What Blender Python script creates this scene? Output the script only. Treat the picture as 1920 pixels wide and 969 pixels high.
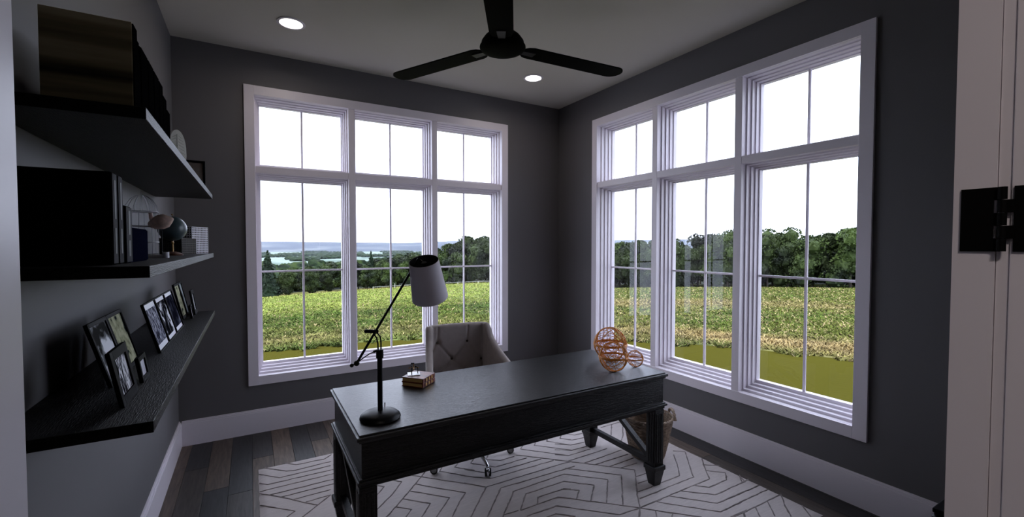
import bpy, bmesh, math, random
import numpy as np
from mathutils import Vector, Matrix, noise
for o in list(bpy.data.objects): bpy.data.objects.remove(o)
SC = bpy.context.scene
COL = SC.collection
PI = math.pi
R = math.radians
rnd = random.Random(7)

# ------------------------------------------------------------ camera, sky, sun, exposure
CAMP = Vector((0.486, -4.126, 1.515))
cd = bpy.data.cameras.new('camera'); cam = bpy.data.objects.new('camera', cd); COL.objects.link(cam)
cd.sensor_fit = 'HORIZONTAL'; cd.sensor_width = 36.0; cd.lens = 36.0*836.67/1920.0
cd.clip_start = 0.02; cd.clip_end = 20000
YAW, PITCH = 0.5295, -0.0297
cam.location = CAMP; cam.rotation_euler = (PI/2+PITCH, 0.0, -YAW)
SC.camera = cam
SC.view_settings.view_transform = 'Standard'; SC.view_settings.look = 'None'
SC.view_settings.gamma = 1.0; SC.view_settings.use_curve_mapping = False
SC.view_settings.exposure = 0.15

world = bpy.data.worlds.new('overcast_sky'); SC.world = world; world.use_nodes = True
wn = world.node_tree; wn.nodes.clear()
wo = wn.nodes.new('ShaderNodeOutputWorld'); bg = wn.nodes.new('ShaderNodeBackground')
tc = wn.nodes.new('ShaderNodeTexCoord'); nz = wn.nodes.new('ShaderNodeTexNoise'); cr = wn.nodes.new('ShaderNodeValToRGB')
mp = wn.nodes.new('ShaderNodeMapping'); mp.inputs['Scale'].default_value = (1, 1, 3)
nz.inputs['Scale'].default_value = 2.2; nz.inputs['Detail'].default_value = 5
cr.color_ramp.elements[0].position = 0.35; cr.color_ramp.elements[0].color = (0.70, 0.76, 1.0, 1)
cr.color_ramp.elements[1].position = 0.62; cr.color_ramp.elements[1].color = (0.80, 0.84, 1.0, 1)
wn.links.new(tc.outputs['Generated'], mp.inputs[0]); wn.links.new(mp.outputs[0], nz.inputs['Vector'])
wn.links.new(nz.outputs[0], cr.inputs[0]); wn.links.new(cr.outputs[0], bg.inputs[0]); wn.links.new(bg.outputs[0], wo.inputs[0])
bg.inputs[1].default_value = 4.3

sl = bpy.data.lights.new('sun', 'SUN'); so = bpy.data.objects.new('sun', sl); COL.objects.link(so)
sl.energy = 4.5; sl.angle = R(6); sl.color = (1.0, 0.95, 0.84)
so.rotation_euler = Vector((-0.95, -0.25, 1.5)).to_track_quat('Z', 'Y').to_euler()

# ------------------------------------------------------------ materials
def newmat(name):
    m = bpy.data.materials.new(name); m.use_nodes = True
    return m, m.node_tree, m.node_tree.nodes['Principled BSDF']
def mat(name, col, rough=0.6, metal=0.0, spec=0.5, bump=0.0, bscale=40.0, var=0.0, vscale=8.0, stretch=(1,1,1), coat=0.0, crough=.1, sheen=0.0, objrand=0.0):
    m, t, b = newmat(name)
    N = t.nodes; L = t.links
    b.inputs['Base Color'].default_value = (*col, 1); b.inputs['Roughness'].default_value = rough
    b.inputs['Metallic'].default_value = metal; b.inputs['Specular IOR Level'].default_value = spec
    b.inputs['Coat Weight'].default_value = coat; b.inputs['Coat Roughness'].default_value = crough
    b.inputs['Sheen Weight'].default_value = sheen
    if var or bump or objrand:
        c = N.new('ShaderNodeTexCoord'); mpn = N.new('ShaderNodeMapping'); mpn.inputs['Scale'].default_value = stretch
        L.new(c.outputs['Object'], mpn.inputs[0])
        if var or objrand:
            n1 = N.new('ShaderNodeTexNoise'); n1.inputs['Scale'].default_value = vscale; n1.inputs['Detail'].default_value = 6
            L.new(mpn.outputs[0], n1.inputs['Vector'])
            mr = N.new('ShaderNodeMapRange'); mr.inputs[1].default_value = .3; mr.inputs[2].default_value = .7
            mr.inputs[3].default_value = 1-var; mr.inputs[4].default_value = 1+var
            L.new(n1.outputs[0], mr.inputs[0]); last = mr.outputs[0]
            if objrand:
                oi = N.new('ShaderNodeObjectInfo'); mr2 = N.new('ShaderNodeMapRange'); mr2.inputs[3].default_value = 1-objrand; mr2.inputs[4].default_value = 1+objrand
                L.new(oi.outputs['Random'], mr2.inputs[0])
                mm = N.new('ShaderNodeMath'); mm.operation = 'MULTIPLY'; L.new(last, mm.inputs[0]); L.new(mr2.outputs[0], mm.inputs[1]); last = mm.outputs[0]
            vm = N.new('ShaderNodeVectorMath'); vm.operation = 'SCALE'; vm.inputs[0].default_value = col
            L.new(last, vm.inputs['Scale']); L.new(vm.outputs[0], b.inputs['Base Color'])
        if bump:
            n2 = N.new('ShaderNodeTexNoise'); n2.inputs['Scale'].default_value = bscale; n2.inputs['Detail'].default_value = 4
            L.new(mpn.outputs[0], n2.inputs['Vector'])
            bp = N.new('ShaderNodeBump'); bp.inputs['Strength'].default_value = bump; bp.inputs['Distance'].default_value = .004
            L.new(n2.outputs[0], bp.inputs['Height']); L.new(bp.outputs[0], b.inputs['Normal'])
    return m
def ramp_mat(name, stops, scale=5.0, detail=6, rough=.6, stretch=(1,1,1), coord='Object', bump=0.0, dist=0.0, spec=.5):
    m, t, b = newmat(name); N = t.nodes; L = t.links
    c = N.new('ShaderNodeTexCoord'); mpn = N.new('ShaderNodeMapping'); mpn.inputs['Scale'].default_value = stretch
    n1 = N.new('ShaderNodeTexNoise'); n1.inputs['Scale'].default_value = scale; n1.inputs['Detail'].default_value = detail; n1.inputs['Distortion'].default_value = dist
    r = N.new('ShaderNodeValToRGB')
    while len(r.color_ramp.elements) < len(stops): r.color_ramp.elements.new(.5)
    for e, (p, cc) in zip(r.color_ramp.elements, stops): e.position = p; e.color = (*cc, 1)
    L.new(c.outputs[coord], mpn.inputs[0]); L.new(mpn.outputs[0], n1.inputs['Vector']); L.new(n1.outputs[0], r.inputs[0]); L.new(r.outputs[0], b.inputs['Base Color'])
    b.inputs['Roughness'].default_value = rough; b.inputs['Specular IOR Level'].default_value = spec
    if bump:
        bp = N.new('ShaderNodeBump'); bp.inputs['Strength'].default_value = bump; bp.inputs['Distance'].default_value = .01
        L.new(n1.outputs[0], bp.inputs['Height']); L.new(bp.outputs[0], b.inputs['Normal'])
    return m

M = {}
M['wall'] = mat('grey_wall_paint', (.122, .117, .122), .6, bump=.05, bscale=300)
M['ceiling'] = mat('ceiling_paint', (.58, .55, .475), .9)
M['trim'] = mat('white_trim_paint', (.80, .75, .81), .38)
M['hall'] = mat('hall_paint', (.55, .53, .52), .9)
M['out'] = mat('exterior_siding', (.5, .5, .5), .8)
M['black_wood'] = mat('black_stained_oak', (.0055, .0052, .0060), .30, bump=.9, bscale=26, var=.9, vscale=10, stretch=(1.0, 14, 14), spec=.26)
M['desktop_wood'] = mat('black_stained_desktop', (.0060, .0057, .0068), .31, bump=.5, bscale=26, var=.9, vscale=10, stretch=(1.0, 14, 14), spec=.62)
M['shelf_wood'] = mat('black_shelf_oak', (.0060, .0055, .0055), .40, bump=.6, bscale=30, var=.7, vscale=10, stretch=(14, 1.2, 14), spec=.10)
M['black_metal'] = mat('black_metal', (.003, .003, .004), .4, spec=.12)
M['fan_black'] = mat('fan_black', (.0025, .0025, .0025), .6, spec=.02)
M['fan_bracket'] = mat('fan_bracket_grey', (.016, .015, .016), .4, spec=.3)
M['hinge'] = mat('hinge_black', (.002, .002, .0022), .6, spec=.08)
M['shade'] = mat('lampshade_linen', (.74, .69, .76), .9, bump=.15, bscale=400)
M['shade_in'] = mat('lampshade_inside', (.03, .03, .035), .9)
M['linen'] = mat('oatmeal_linen', (.40, .35, .335), .9, bump=.3, bscale=350, var=.06, vscale=30, sheen=.2)
M['button'] = mat('brown_button', (.06, .045, .035), .5)
M['chrome'] = mat('chrome', (.55, .55, .57), .12, metal=1)
M['rubber'] = mat('black_rubber', (.01, .01, .01), .6)
M['caster_grey'] = mat('caster_grey', (.22, .22, .22), .4)
M['rug'] = mat('cream_rug_pile', (.62, .565, .56), .95, bump=.6, bscale=160, var=.07, vscale=14, stretch=(1, 7, 1))
M['rug_line'] = mat('taupe_rug_line', (.24, .21, .205), .95, bump=.5, bscale=200, var=.5, vscale=12)
M['rattan'] = mat('orange_rattan', (.70, .27, .030), .5, var=.3, vscale=60)
M['basket'] = mat('seagrass_basket', (.26, .19, .14), .8, var=.4, vscale=50, bump=.4)
M['book_dark'] = mat('charcoal_case', (.0035, .0035, .004), .8, spec=.0)
M['book_spine'] = mat('charcoal_spine', (.012, .012, .015), .7, spec=.05)
M['bronze'] = ramp_mat('bronze_cover', [(.35, (.03, .025, .015)), (.5, (.22, .18, .10)), (.65, (.50, .42, .27))], 3.2, 3, .4, (.3, 1, 5.0), spec=.2)  # brown reflection on a dark glossy cover, put into the base colour
M['slot'] = mat('slot_black', (.004, .004, .005), .6)
M['book_navy'] = mat('navy_case', (.005, .006, .016), .8, spec=0)
M['leather'] = ramp_mat('red_brown_leather', [(.35, (.07, .012, .006)), (.6, (.22, .04, .012)), (.75, (.34, .085, .02))], 30, 5, .4)
M['gold'] = mat('gold_leaf', (.55, .33, .10), .35, metal=.8)
M['pages'] = mat('aged_pages', (.55, .37, .13), .8, bump=.5, bscale=20, stretch=(1, 1, 40), var=.25, vscale=20)
M['white_paper'] = mat('white_plate', (.85, .87, .92), .3)
M['brass'] = mat('aged_brass', (.35, .20, .06), .4, metal=.5)
M['pewter'] = mat('pewter_wire', (.35, .35, .38), .35, metal=.8)
M['globe'] = mat('teal_globe', (.045, .075, .085), .28, var=.35, vscale=14, spec=.6)
M['redwood'] = mat('red_brown_wood', (.10, .035, .018), .4)
M['shell'] = mat('pink_shell', (.65, .47, .40), .55, var=.25, vscale=50, bump=.3)
M['white_plastic'] = mat('white_plastic', (.75, .75, .8), .4)
M['wing'] = mat('white_ceramic', (.85, .83, .76), .6, var=.04, vscale=50)
M['frame'] = mat('black_frame', (.004, .004, .005), .6, spec=.04)
M['mat_white'] = mat('white_mat', (.88, .90, .96), .6)
M['lattice'] = mat('pale_lattice', (.9, .9, .95), .5)
M['lattice_dark'] = mat('dark_lattice', (.05, .042, .03), .5)
M['black'] = mat('black_void', (.004, .004, .004), .7)
M['print_stone'] = ramp_mat('print_stone', [(.38, (.01, .01, .02)), (.5, (.10, .105, .15)), (.62, (.6, .62, .72))], 110, 8, .3, (1, 1, .4), spec=0)
M['print_arch'] = ramp_mat('print_arch', [(.46, (.006, .006, .008)), (.51, (.10, .10, .12)), (.57, (.8, .82, .88))], 14, 6, .3, dist=1.0, spec=0)
M['print_night'] = ramp_mat('print_night', [(.45, (.008, .008, .014)), (.62, (.05, .055, .08)), (.75, (.35, .36, .42))], 18, 6, .3, spec=0)
M['print_wave'] = ramp_mat('print_wave', [(.43, (.008, .008, .009)), (.5, (.22, .22, .25)), (.56, (.80, .81, .86))], 26, 7, .3, (1, 2.5, .7), dist=1.5, spec=0)
M['print_cliff'] = ramp_mat('print_cliff', [(.38, (.03, .03, .03)), (.43, (.25, .26, .28)), (.47, (.85, .87, .92))], 9, 8, .3, spec=0)
M['print_birds'] = ramp_mat('print_birds', [(.37, (.01, .015, .02)), (.42, (.26, .27, .17)), (.6, (.50, .50, .34))], 30, 4, .3, spec=0)
M['print_pale'] = ramp_mat('print_pale', [(.4, (.55, .55, .62)), (.6, (.85, .85, .92))], 10, 4, .3, spec=0)
M['print_tan'] = ramp_mat('print_tan', [(.45, (.26, .21, .18)), (.6, (.36, .31, .27))], 10, 4, .3, spec=0)
M['print_ice'] = ramp_mat('print_ice', [(.4, (.25, .30, .30)), (.6, (.6, .65, .70))], 7, 4, .3, spec=0)
M['siding'] = M['out']
M['bark'] = mat('bark', (.03, .022, .016), .9)

def emis(name, col, s):
    m, t, b = newmat(name); b.inputs['Base Color'].default_value = (0, 0, 0, 1)
    b.inputs['Emission Color'].default_value = (*col, 1); b.inputs['Emission Strength'].default_value = s
    return m
M['lamp_on'] = emis('downlight_lens', (1.0, .96, .9), 6.0)

def glass_mat():
    m = bpy.data.materials.new('window_glass'); m.use_nodes = True; t = m.node_tree; t.nodes.clear()
    o = t.nodes.new('ShaderNodeOutputMaterial'); mx = t.nodes.new('ShaderNodeMixShader'); fr = t.nodes.new('ShaderNodeFresnel')
    tr = t.nodes.new('ShaderNodeBsdfTransparent'); gl = t.nodes.new('ShaderNodeBsdfGlossy')
    fr.inputs[0].default_value = 1.45; gl.inputs['Roughness'].default_value = 0.0
    tr.inputs[0].default_value = (.97, .985, .98, 1)
    ge = t.nodes.new('ShaderNodeNewGeometry'); iv = t.nodes.new('ShaderNodeMath'); iv.operation = 'SUBTRACT'; iv.inputs[0].default_value = 1.0; ml = t.nodes.new('ShaderNodeMath'); ml.operation = 'MULTIPLY'
    t.links.new(ge.outputs['Backfacing'], iv.inputs[1]); t.links.new(fr.outputs[0], ml.inputs[0]); t.links.new(iv.outputs[0], ml.inputs[1]); t.links.new(ml.outputs[0], mx.inputs[0]); t.links.new(tr.outputs[0], mx.inputs[1]); t.links.new(gl.outputs[0], mx.inputs[2]); t.links.new(mx.outputs[0], o.inputs[0])
    return m
M['glass'] = glass_mat()

def plank_mat():
    m, t, b = newmat('floor_plank_oak'); N = t.nodes; L = t.links
    oi = N.new('ShaderNodeObjectInfo'); r = N.new('ShaderNodeValToRGB'); r.color_ramp.interpolation = 'LINEAR'
    cs = [(0, (.020, .0195, .022)), (.25, (.032, .029, .029)), (.42, (.060, .047, .039)), (.7, (.088, .065, .051)), (1, (.130, .094, .070))]
    while len(r.color_ramp.elements) < 5: r.color_ramp.elements.new(.5)
    for e, (p, c) in zip(r.color_ramp.elements, cs): e.position = p; e.color = (*c, 1)
    L.new(oi.outputs['Random'], r.inputs[0])
    tcn = N.new('ShaderNodeTexCoord'); mpn = N.new('ShaderNodeMapping'); mpn.inputs['Scale'].default_value = (16, 1.6, 1)
    ad = N.new('ShaderNodeVectorMath'); ad.operation = 'ADD'; L.new(tcn.outputs['Object'], ad.inputs[0]); L.new(oi.outputs['Location'], ad.inputs[1])
    L.new(ad.outputs[0], mpn.inputs[0])
    n = N.new('ShaderNodeTexNoise'); n.inputs['Scale'].default_value = 4; n.inputs['Detail'].default_value = 8; n.inputs['Distortion'].default_value = .6
    L.new(mpn.outputs[0], n.inputs['Vector'])
    mr = N.new('ShaderNodeMapRange'); mr.inputs[1].default_value = .3; mr.inputs[2].default_value = .7; mr.inputs[3].default_value = .55; mr.inputs[4].default_value = 1.4
    L.new(n.outputs[0], mr.inputs[0])
    vm = N.new('ShaderNodeVectorMath'); vm.operation = 'SCALE'; L.new(r.outputs[0], vm.inputs[0]); L.new(mr.outputs[0], vm.inputs['Scale']); L.new(vm.outputs[0], b.inputs['Base Color'])
    bp = N.new('ShaderNodeBump'); bp.inputs['Strength'].default_value = .3; bp.inputs['Distance'].default_value = .002; L.new(n.outputs[0], bp.inputs['Height']); L.new(bp.outputs[0], b.inputs['Normal'])
    b.inputs['Roughness'].default_value = .5
    return m
M['plank'] = plank_mat()

# ------------------------------------------------------------ mesh helpers
class MB:
    def __init__(s): s.bm = bmesh.new()
    def box(s, x0, x1, y0, y1, z0, z1, bev=0.0):
        b = bmesh.new(); bmesh.ops.create_cube(b, size=1)
        bmesh.ops.scale(b, vec=(x1-x0, y1-y0, z1-z0), verts=b.verts)
        bmesh.ops.translate(b, vec=((x0+x1)/2, (y0+y1)/2, (z0+z1)/2), verts=b.verts)
        if bev: bmesh.ops.bevel(b, geom=b.edges[:], offset=bev, segments=2, profile=.5, affect='EDGES')
        s.merge(b); return s
    def merge(s, b, mtx=None):
        if mtx is not None: bmesh.ops.transform(b, matrix=mtx, verts=b.verts)
        me = bpy.data.meshes.new('t'); b.to_mesh(me); b.free(); s.bm.from_mesh(me); bpy.data.meshes.remove(me)
    def cyl(s, p0, p1, r0, r1=None, seg=20, caps=True):
        p0 = Vector(p0); p1 = Vector(p1); r1 = r0 if r1 is None else r1
        d = p1-p0; b = bmesh.new()
        bmesh.ops.create_cone(b, cap_ends=caps, segments=seg, radius1=r0, radius2=r1, depth=d.length)
        s.merge(b, Matrix.Translation((p0+p1)/2) @ d.to_track_quat('Z', 'Y').to_matrix().to_4x4()); return s
    def sphere(s, c, r, seg=20, ring=12, sc=(1, 1, 1)):
        b = bmesh.new(); bmesh.ops.create_uvsphere(b, u_segments=seg, v_segments=ring, radius=r)
        s.merge(b, Matrix.Translation(c) @ Matrix.Diagonal((*sc, 1))); return s
    def lathe(s, prof, c=(0, 0, 0), seg=32, mtx=None):
        b = bmesh.new(); rings = []
        for r, z in prof:
            rings.append([b.verts.new((r*math.cos(2*PI*k/seg), r*math.sin(2*PI*k/seg), z)) for k in range(seg)] if r > 1e-6 else [b.verts.new((0, 0, z))])
        for A, B in zip(rings, rings[1:]):
            for k in range(seg):
                k2 = (k+1) % seg
                if len(A) == 1 and len(B) == 1: continue
                if len(A) == 1: b.faces.new((A[0], B[k2], B[k]))
                elif len(B) == 1: b.faces.new((A[k], A[k2], B[0]))
                else: b.faces.new((A[k], A[k2], B[k2], B[k]))
        s.merge(b, mtx if mtx is not None else Matrix.Translation(c)); return s
    def tube(s, pts, r, seg=8, closed=False):
        pts = [Vector(p) for p in pts]; n = len(pts); b = bmesh.new(); rings = []
        up = Vector((0, 0, 1)); prev = None
        for i, p in enumerate(pts):
            if closed: t = pts[(i+1) % n]-pts[i-1]
            else: t = pts[min(i+1, n-1)]-pts[max(i-1, 0)]
            t.normalize()
            if prev is None:
                a = t.orthogonal().normalized()
            else:
                a = (prev-t*prev.dot(t)).normalized()
            prev = a; c = t.cross(a); rr = r[i] if isinstance(r, (list, tuple)) else r
            rings.append([b.verts.new(p+(a*math.cos(2*PI*k/seg)+c*math.sin(2*PI*k/seg))*rr) for k in range(seg)])
        pairs = list(zip(rings, rings[1:])) + ([(rings[-1], rings[0])] if closed else [])
        for A, B in pairs:
            for k in range(seg): b.faces.new((A[k], A[(k+1) % seg], B[(k+1) % seg], B[k]))
        if not closed: b.faces.new(rings[0][::-1]); b.faces.new(rings[-1])
        s.merge(b); return s
    def prism(s, pts, z0, z1, mtx=None):
        b = bmesh.new(); lo = [b.verts.new((x, y, z0)) for x, y in pts]; hi = [b.verts.new((x, y, z1)) for x, y in pts]
        b.faces.new(lo[::-1]); b.faces.new(hi); n = len(pts)
        for i in range(n): b.faces.new((lo[i], lo[(i+1) % n], hi[(i+1) % n], hi[i]))
        s.merge(b, mtx); return s
    def build(s, name, m, parent=None, smooth=False, loc=None):
        bmesh.ops.recalc_face_normals(s.bm, faces=s.bm.faces)
        me = bpy.data.meshes.new(name); s.bm.to_mesh(me); s.bm.free()
        if isinstance(m, str): m = M[m]
        me.materials.append(m)
        if smooth:
            me.polygons.foreach_set('use_smooth', [True]*len(me.polygons))
            try: me.set_sharp_from_angle(angle=R(38))
            except Exception: pass
        return link(name, me, parent, loc)
def link(name, me, parent=None, loc=None):
    o = bpy.data.objects.new(name, me); COL.objects.link(o)
    if parent: o.parent = parent
    if loc is not None: o.location = loc
    return o
def tag(o, label=None, cat=None, group=None, kind=None):
    if label: o['label'] = label
    if cat: o['category'] = cat
    if group: o['group'] = group
    if kind: o['kind'] = kind
    return o
def empty(name, loc=(0, 0, 0), rz=0.0):
    o = bpy.data.objects.new(name, None); COL.objects.link(o); o.location = loc; o.rotation_euler = (0, 0, rz); o.empty_display_size = .05
    return o
def thing(name, label, cat, loc=(0, 0, 0), rz=0.0, group=None): return tag(empty(name, loc, rz), label, cat, group)
def struct(o): o['kind'] = 'structure'; return o
def copy_tree(o, parent=None):
    c = o.copy(); COL.objects.link(c)
    if parent: c.parent = parent
    for ch in list(o.children): copy_tree(ch, c)
    return c

# ------------------------------------------------------------ the room
W = 3.515; H = 3.05; YF = -3.853; T = .018
WX, WZ, WW, WH = .454, .388, 2.387, 2.392       # window casing outline
ins = .05
def wall_hole(name, L, hx0, hx1, hz0, hz1, th, parent_m, loc, rz):
    b = MB()
    b.box(0, hx0, 0, th, -.3, H+.3); b.box(hx1, L, 0, th, -.3, H+.3)
    b.box(hx0, hx1, 0, th, -.3, hz0); b.box(hx0, hx1, 0, th, hz1, H+.3)
    o = b.build(name, 'wall'); o.location = loc; o.rotation_euler = (0, 0, rz); struct(o); return o
wall_hole('wall_back', W+.22, WX+ins, WX+WW-ins, WZ+ins, WZ+WH-ins, .22, None, (0, 0, 0), 0)
wall_hole('wall_right', 3.86, .592+ins, .592+WW-ins, WZ+ins, WZ+WH-ins, .22, None, (W, 0, 0), -PI/2)
struct(MB().box(-.22, 0, -6.3, .22, -.3, H+.3).build('wall_left', 'wall'))
# front wall with the doorway the picture is taken through
DX0, DX1, DH = .400, 1.500, 2.30
b = MB(); b.box(0, DX0-.02, -3.913, YF-.002, 0, H); b.box(DX1+.02, W+.22, -3.913, YF-.002, 0, H); b.box(DX0-.02, DX1+.02, -3.913, YF-.002, DH+.02, H)
struct(b.build('wall_front', 'wall'))
struct(MB().box(-.22, W+.22, -3.913, .22, H, H+.25).build('ceiling', 'ceiling'))
struct(MB().box(-.22, 6.3, -6.5, -3.913, H, H+.25).build('ceiling_hall', 'ceiling'))
# hall behind the doorway
b = MB(); b.box(0, 6.1, -6.5, -6.3, -.3, H); struct(b.build('wall_hall_back', 'hall'))
b = MB(); b.box(6.1, 6.3, -6.5, -3.86, -.3, H); b.box(W+.22, 6.1, -3.913, -3.87, -.3, H); struct(b.build('wall_hall_right', 'hall'))
# door frame
df = struct(empty('door_1'))
MB().box(DX0-.02, DX0, -3.905, YF, 0, DH).build('door_jamb', 'trim', df)
MB().box(DX1, DX1+.02, -3.903, YF, 0, DH).build('door_jamb', 'trim', df)
MB().box(DX1+.003, DX1+.02, -3.9185, -3.904, 0, DH).build('door_rabbet', 'trim', df)
MB().box(DX0-.02, DX1+.02, -3.903, YF, DH, DH+.02).build('door_head', 'trim', df)
# door leaf folded right back against the hall side
dl = thing('hall_door', 'white door folded back beyond the right jamb, only its hinge edge showing', 'door', (DX1, -3.99, 0))
MB().box(0.0, .85, -.09, .071, .01, DH-.01, .001).build('door_slab', 'trim', dl)
hg = thing('door_hinge', 'black metal butt hinge on the white door jamb at right', 'hinge')
hz0, hz1 = 1.500-.0, 1.600
HZ0, HZ1 = 1.505, 1.606
MB().box(DX1-.003, DX1-.0005, -3.9005, -3.8630, HZ0, HZ1).build('hinge_leaf', 'hinge', hg)
MB().box(DX1-.003, DX1-.0005, -3.9400, -3.9225, HZ0, HZ1).build('hinge_leaf', 'hinge', hg)
kn = MB()
for i in range(5):
    z0 = HZ0+i*(HZ1-HZ0)/5; z1 = z0+(HZ1-HZ0)/5
    kn.cyl((DX1-.007, -3.9110, z0+.0005), (DX1-.007, -3.9110, z1-.0005), .0055, seg=14)
    if i % 2 == 0: kn.box(DX1-.004, DX1-.001, -3.909, -3.899, z0, z1)
    else: kn.box(DX1-.004, DX1-.001, -3.924, -3.913, z0, z1)
kn.build('hinge_knuckle', 'hinge', hg)

# baseboards: flat board with a stepped cap
def baseboard(name, L, loc, rz):
    o = struct(empty(name, loc, rz))
    MB().box(0, L, 0, T, .0, .168).build('baseboard_board', 'trim', o)
    MB().box(0, L, 0, T*.8, .168, .180, .001).box(0, L, 0, T*.45, .180, .190, .001).build('baseboard_cap', 'trim', o)
baseboard('baseboard_back', W-2*T, (W-T, 0, 0), PI)
baseboard('baseboard_left', -YF, (0, 0, 0), -PI/2)
baseboard('baseboard_right', -YF, (W, YF, 0), PI/2)

# floor planks
fl = struct(MB().box(-.22, W+.22, -6.5, .22, -.30, -.012).box(W+.22, 6.3, -6.5, -3.87, -.30, -.012).build('floor', 'black'))
pw = .1305; x = .083-pw; gap = .0022; col = 0
pr = random.Random(21)
cache = {}
while x < W:
    x0 = max(x, .002); x1 = min(x+pw, W-.002)
    y = 0.0 - pr.uniform(.2, 1.5)
    if col == 2: y = -.844
    ys = [-.002]
    while y > -3.85: ys.append(y); y -= pr.uniform(1.0, 1.7)
    ys.append(-3.85)
    for ya, yb in zip(ys, ys[1:]):
        if ya-yb < .05: continue
        bb = MB().box(x0-(x0+x1)/2+gap/2, x1-(x0+x1)/2-gap/2, (yb-ya)/2+gap/2, (ya-yb)/2-gap/2, -.012, 0, .0008)
        bb.build('plank', 'plank', fl, loc=((x0+x1)/2, (ya+yb)/2, 0))
    x += pw; col += 1
MB().box(0, 6.1, -6.3, -3.851, -.012, -.001).build('hall_floorboard', 'plank', fl)

# windows
def ring(b, x0, x1, z0, z1, wl, wr, wb, wt, d0, d1):
    b.box(x0, x0+wl, d0, d1, z0, z1); b.box(x1-wr, x1, d0, d1, z0, z1)
    b.box(x0+wl, x1-wr, d0, d1, z0, z0+wb); b.box(x0+wl, x1-wr, d0, d1, z1-wt, z1)
def window(name, loc, rz):
    w = struct(empty(name, loc, rz)); cw = .072
    MB().box(0, cw, -T, 0, 0, WH, .0015).build('casing', 'trim', w)
    MB().box(WW-cw, WW, -T, 0, 0, WH, .0015).build('casing', 'trim', w)
    MB().box(cw, WW-cw, -T, 0, 0, cw, .0015).build('casing', 'trim', w)
    MB().box(cw, WW-cw, -T, 0, WH-cw, WH, .0015).build('casing', 'trim', w)
    b = MB(); ring(b, ins+.001, WW-ins-.001, ins+.001, WH-ins-.001, cw-ins, cw-ins, cw-ins, cw-ins, 0, .21); b.build('jamb_liner', 'trim', w)
    ow = (WW-2*cw-.108)/3; mf = .054; tz0, tz1 = 1.706, 1.760
    for i in (1, 2):
        a = cw+i*ow+(i-1)*mf; MB().box(a, a+mf, -.010, .205, cw, WH-cw, .0015).build('mullion', 'trim', w)
    for i in range(3):
        a0 = cw+i*(ow+mf); a1 = a0+ow
        MB().box(a0, a1, -.008, .205, tz0, tz1, .0015).build('transom_bar', 'trim', w)
        for (z0, z1, low) in ((cw, tz0, True), (tz1, WH-cw, False)):
            b = MB(); dbot = .010 if low else 0
            for q, (o_, d) in enumerate(((.010, .040), (.020, .080), (.029, .118))):
                ring(b, a0, a1, z0, z1, o_, o_, o_+dbot*(q+1)*.7, o_, d, .155 if q == 2 else (.080, .118)[q])
            b.build('window_stop', 'trim', w)
            s = MB(); bi = .037+(.034 if low else 0); ring(s, a0, a1, z0, z1, .037, .037, bi, .037, .155, .197)
            sash = s.build('sash', 'trim', w)
            g0, g1, h0, h1 = a0+.037, a1-.037, z0+bi, z1-.037; gm = (g0+g1)/2; mw = .008
            MB().box(gm-mw, gm+mw, .163, .175, h0, h1).box(gm-mw*.55, gm+mw*.55, .157, .163, h0, h1).build('muntin', 'trim', sash)
            rows = [(h0, h1)]
            if low:
                hb = 1.293-WZ
                MB().box(g0, g1, .1635, .1745, hb-mw, hb+mw).box(g0, g1, .158, .1635, hb-mw*.55, hb+mw*.55).build('muntin', 'trim', sash)
                rows = [(h0, hb), (hb, h1)]
            for r0, r1 in rows:
                for c0, c1 in ((g0, gm), (gm, g1)):
                    MB().box(c0, c1, .176, .180, r0, r1).build('pane', 'glass', sash)
window('window_1', (WX, 0, WZ), 0)
window('window_2', (W, -.592, WZ), -PI/2)

# recessed ceiling lights
def lamp_or_fill(parent, watts, rad, loc=(0, 0, -.012)):
    l = bpy.data.lights.new('lamp_light', 'AREA'); l.shape = 'DISK'; l.size = rad*2; l.energy = watts; l.color = (1.0, .88, .80); l.spread = R(165)
    o = bpy.data.objects.new('lamp_light', l); COL.objects.link(o); o.parent = parent; o.location = loc
for (cx_, cy_, lab) in ((.750, -.652, 'lit recessed round ceiling light near the left window corner'), (2.747, -.650, 'lit recessed round ceiling light beside the right fan blade')):
    t = thing('downlight', lab, 'ceiling light', (cx_, cy_, H), group='recessed ceiling lights')
    MB().lathe([(.072, -.001), (.072, .02), (.088, .0), (.092, -.004), (.088, -.007), (.074, -.007), (.072, -.001)], seg=40).build('trim_ring', 'trim', t, True)
    MB().cyl((0, 0, -.0045), (0, 0, -.0015), .071, seg=40).build('lens', 'lamp_on', t, True)
    lamp_or_fill(t, 2.0, .07)
# unseen fill light added in the hall to brighten jamb and room
t = thing('hall_ceiling_light', 'round ceiling light in the hall behind the doorway', 'ceiling light', (.35, -4.9, H))
MB().lathe([(0, -.06), (.10, -.055), (.15, -.03), (.16, 0), (0, 0)], seg=32).build('glass_shade', 'lamp_on', t, True)
lamp_or_fill(t, 12.0, .15, (0, 0, -.075))

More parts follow.
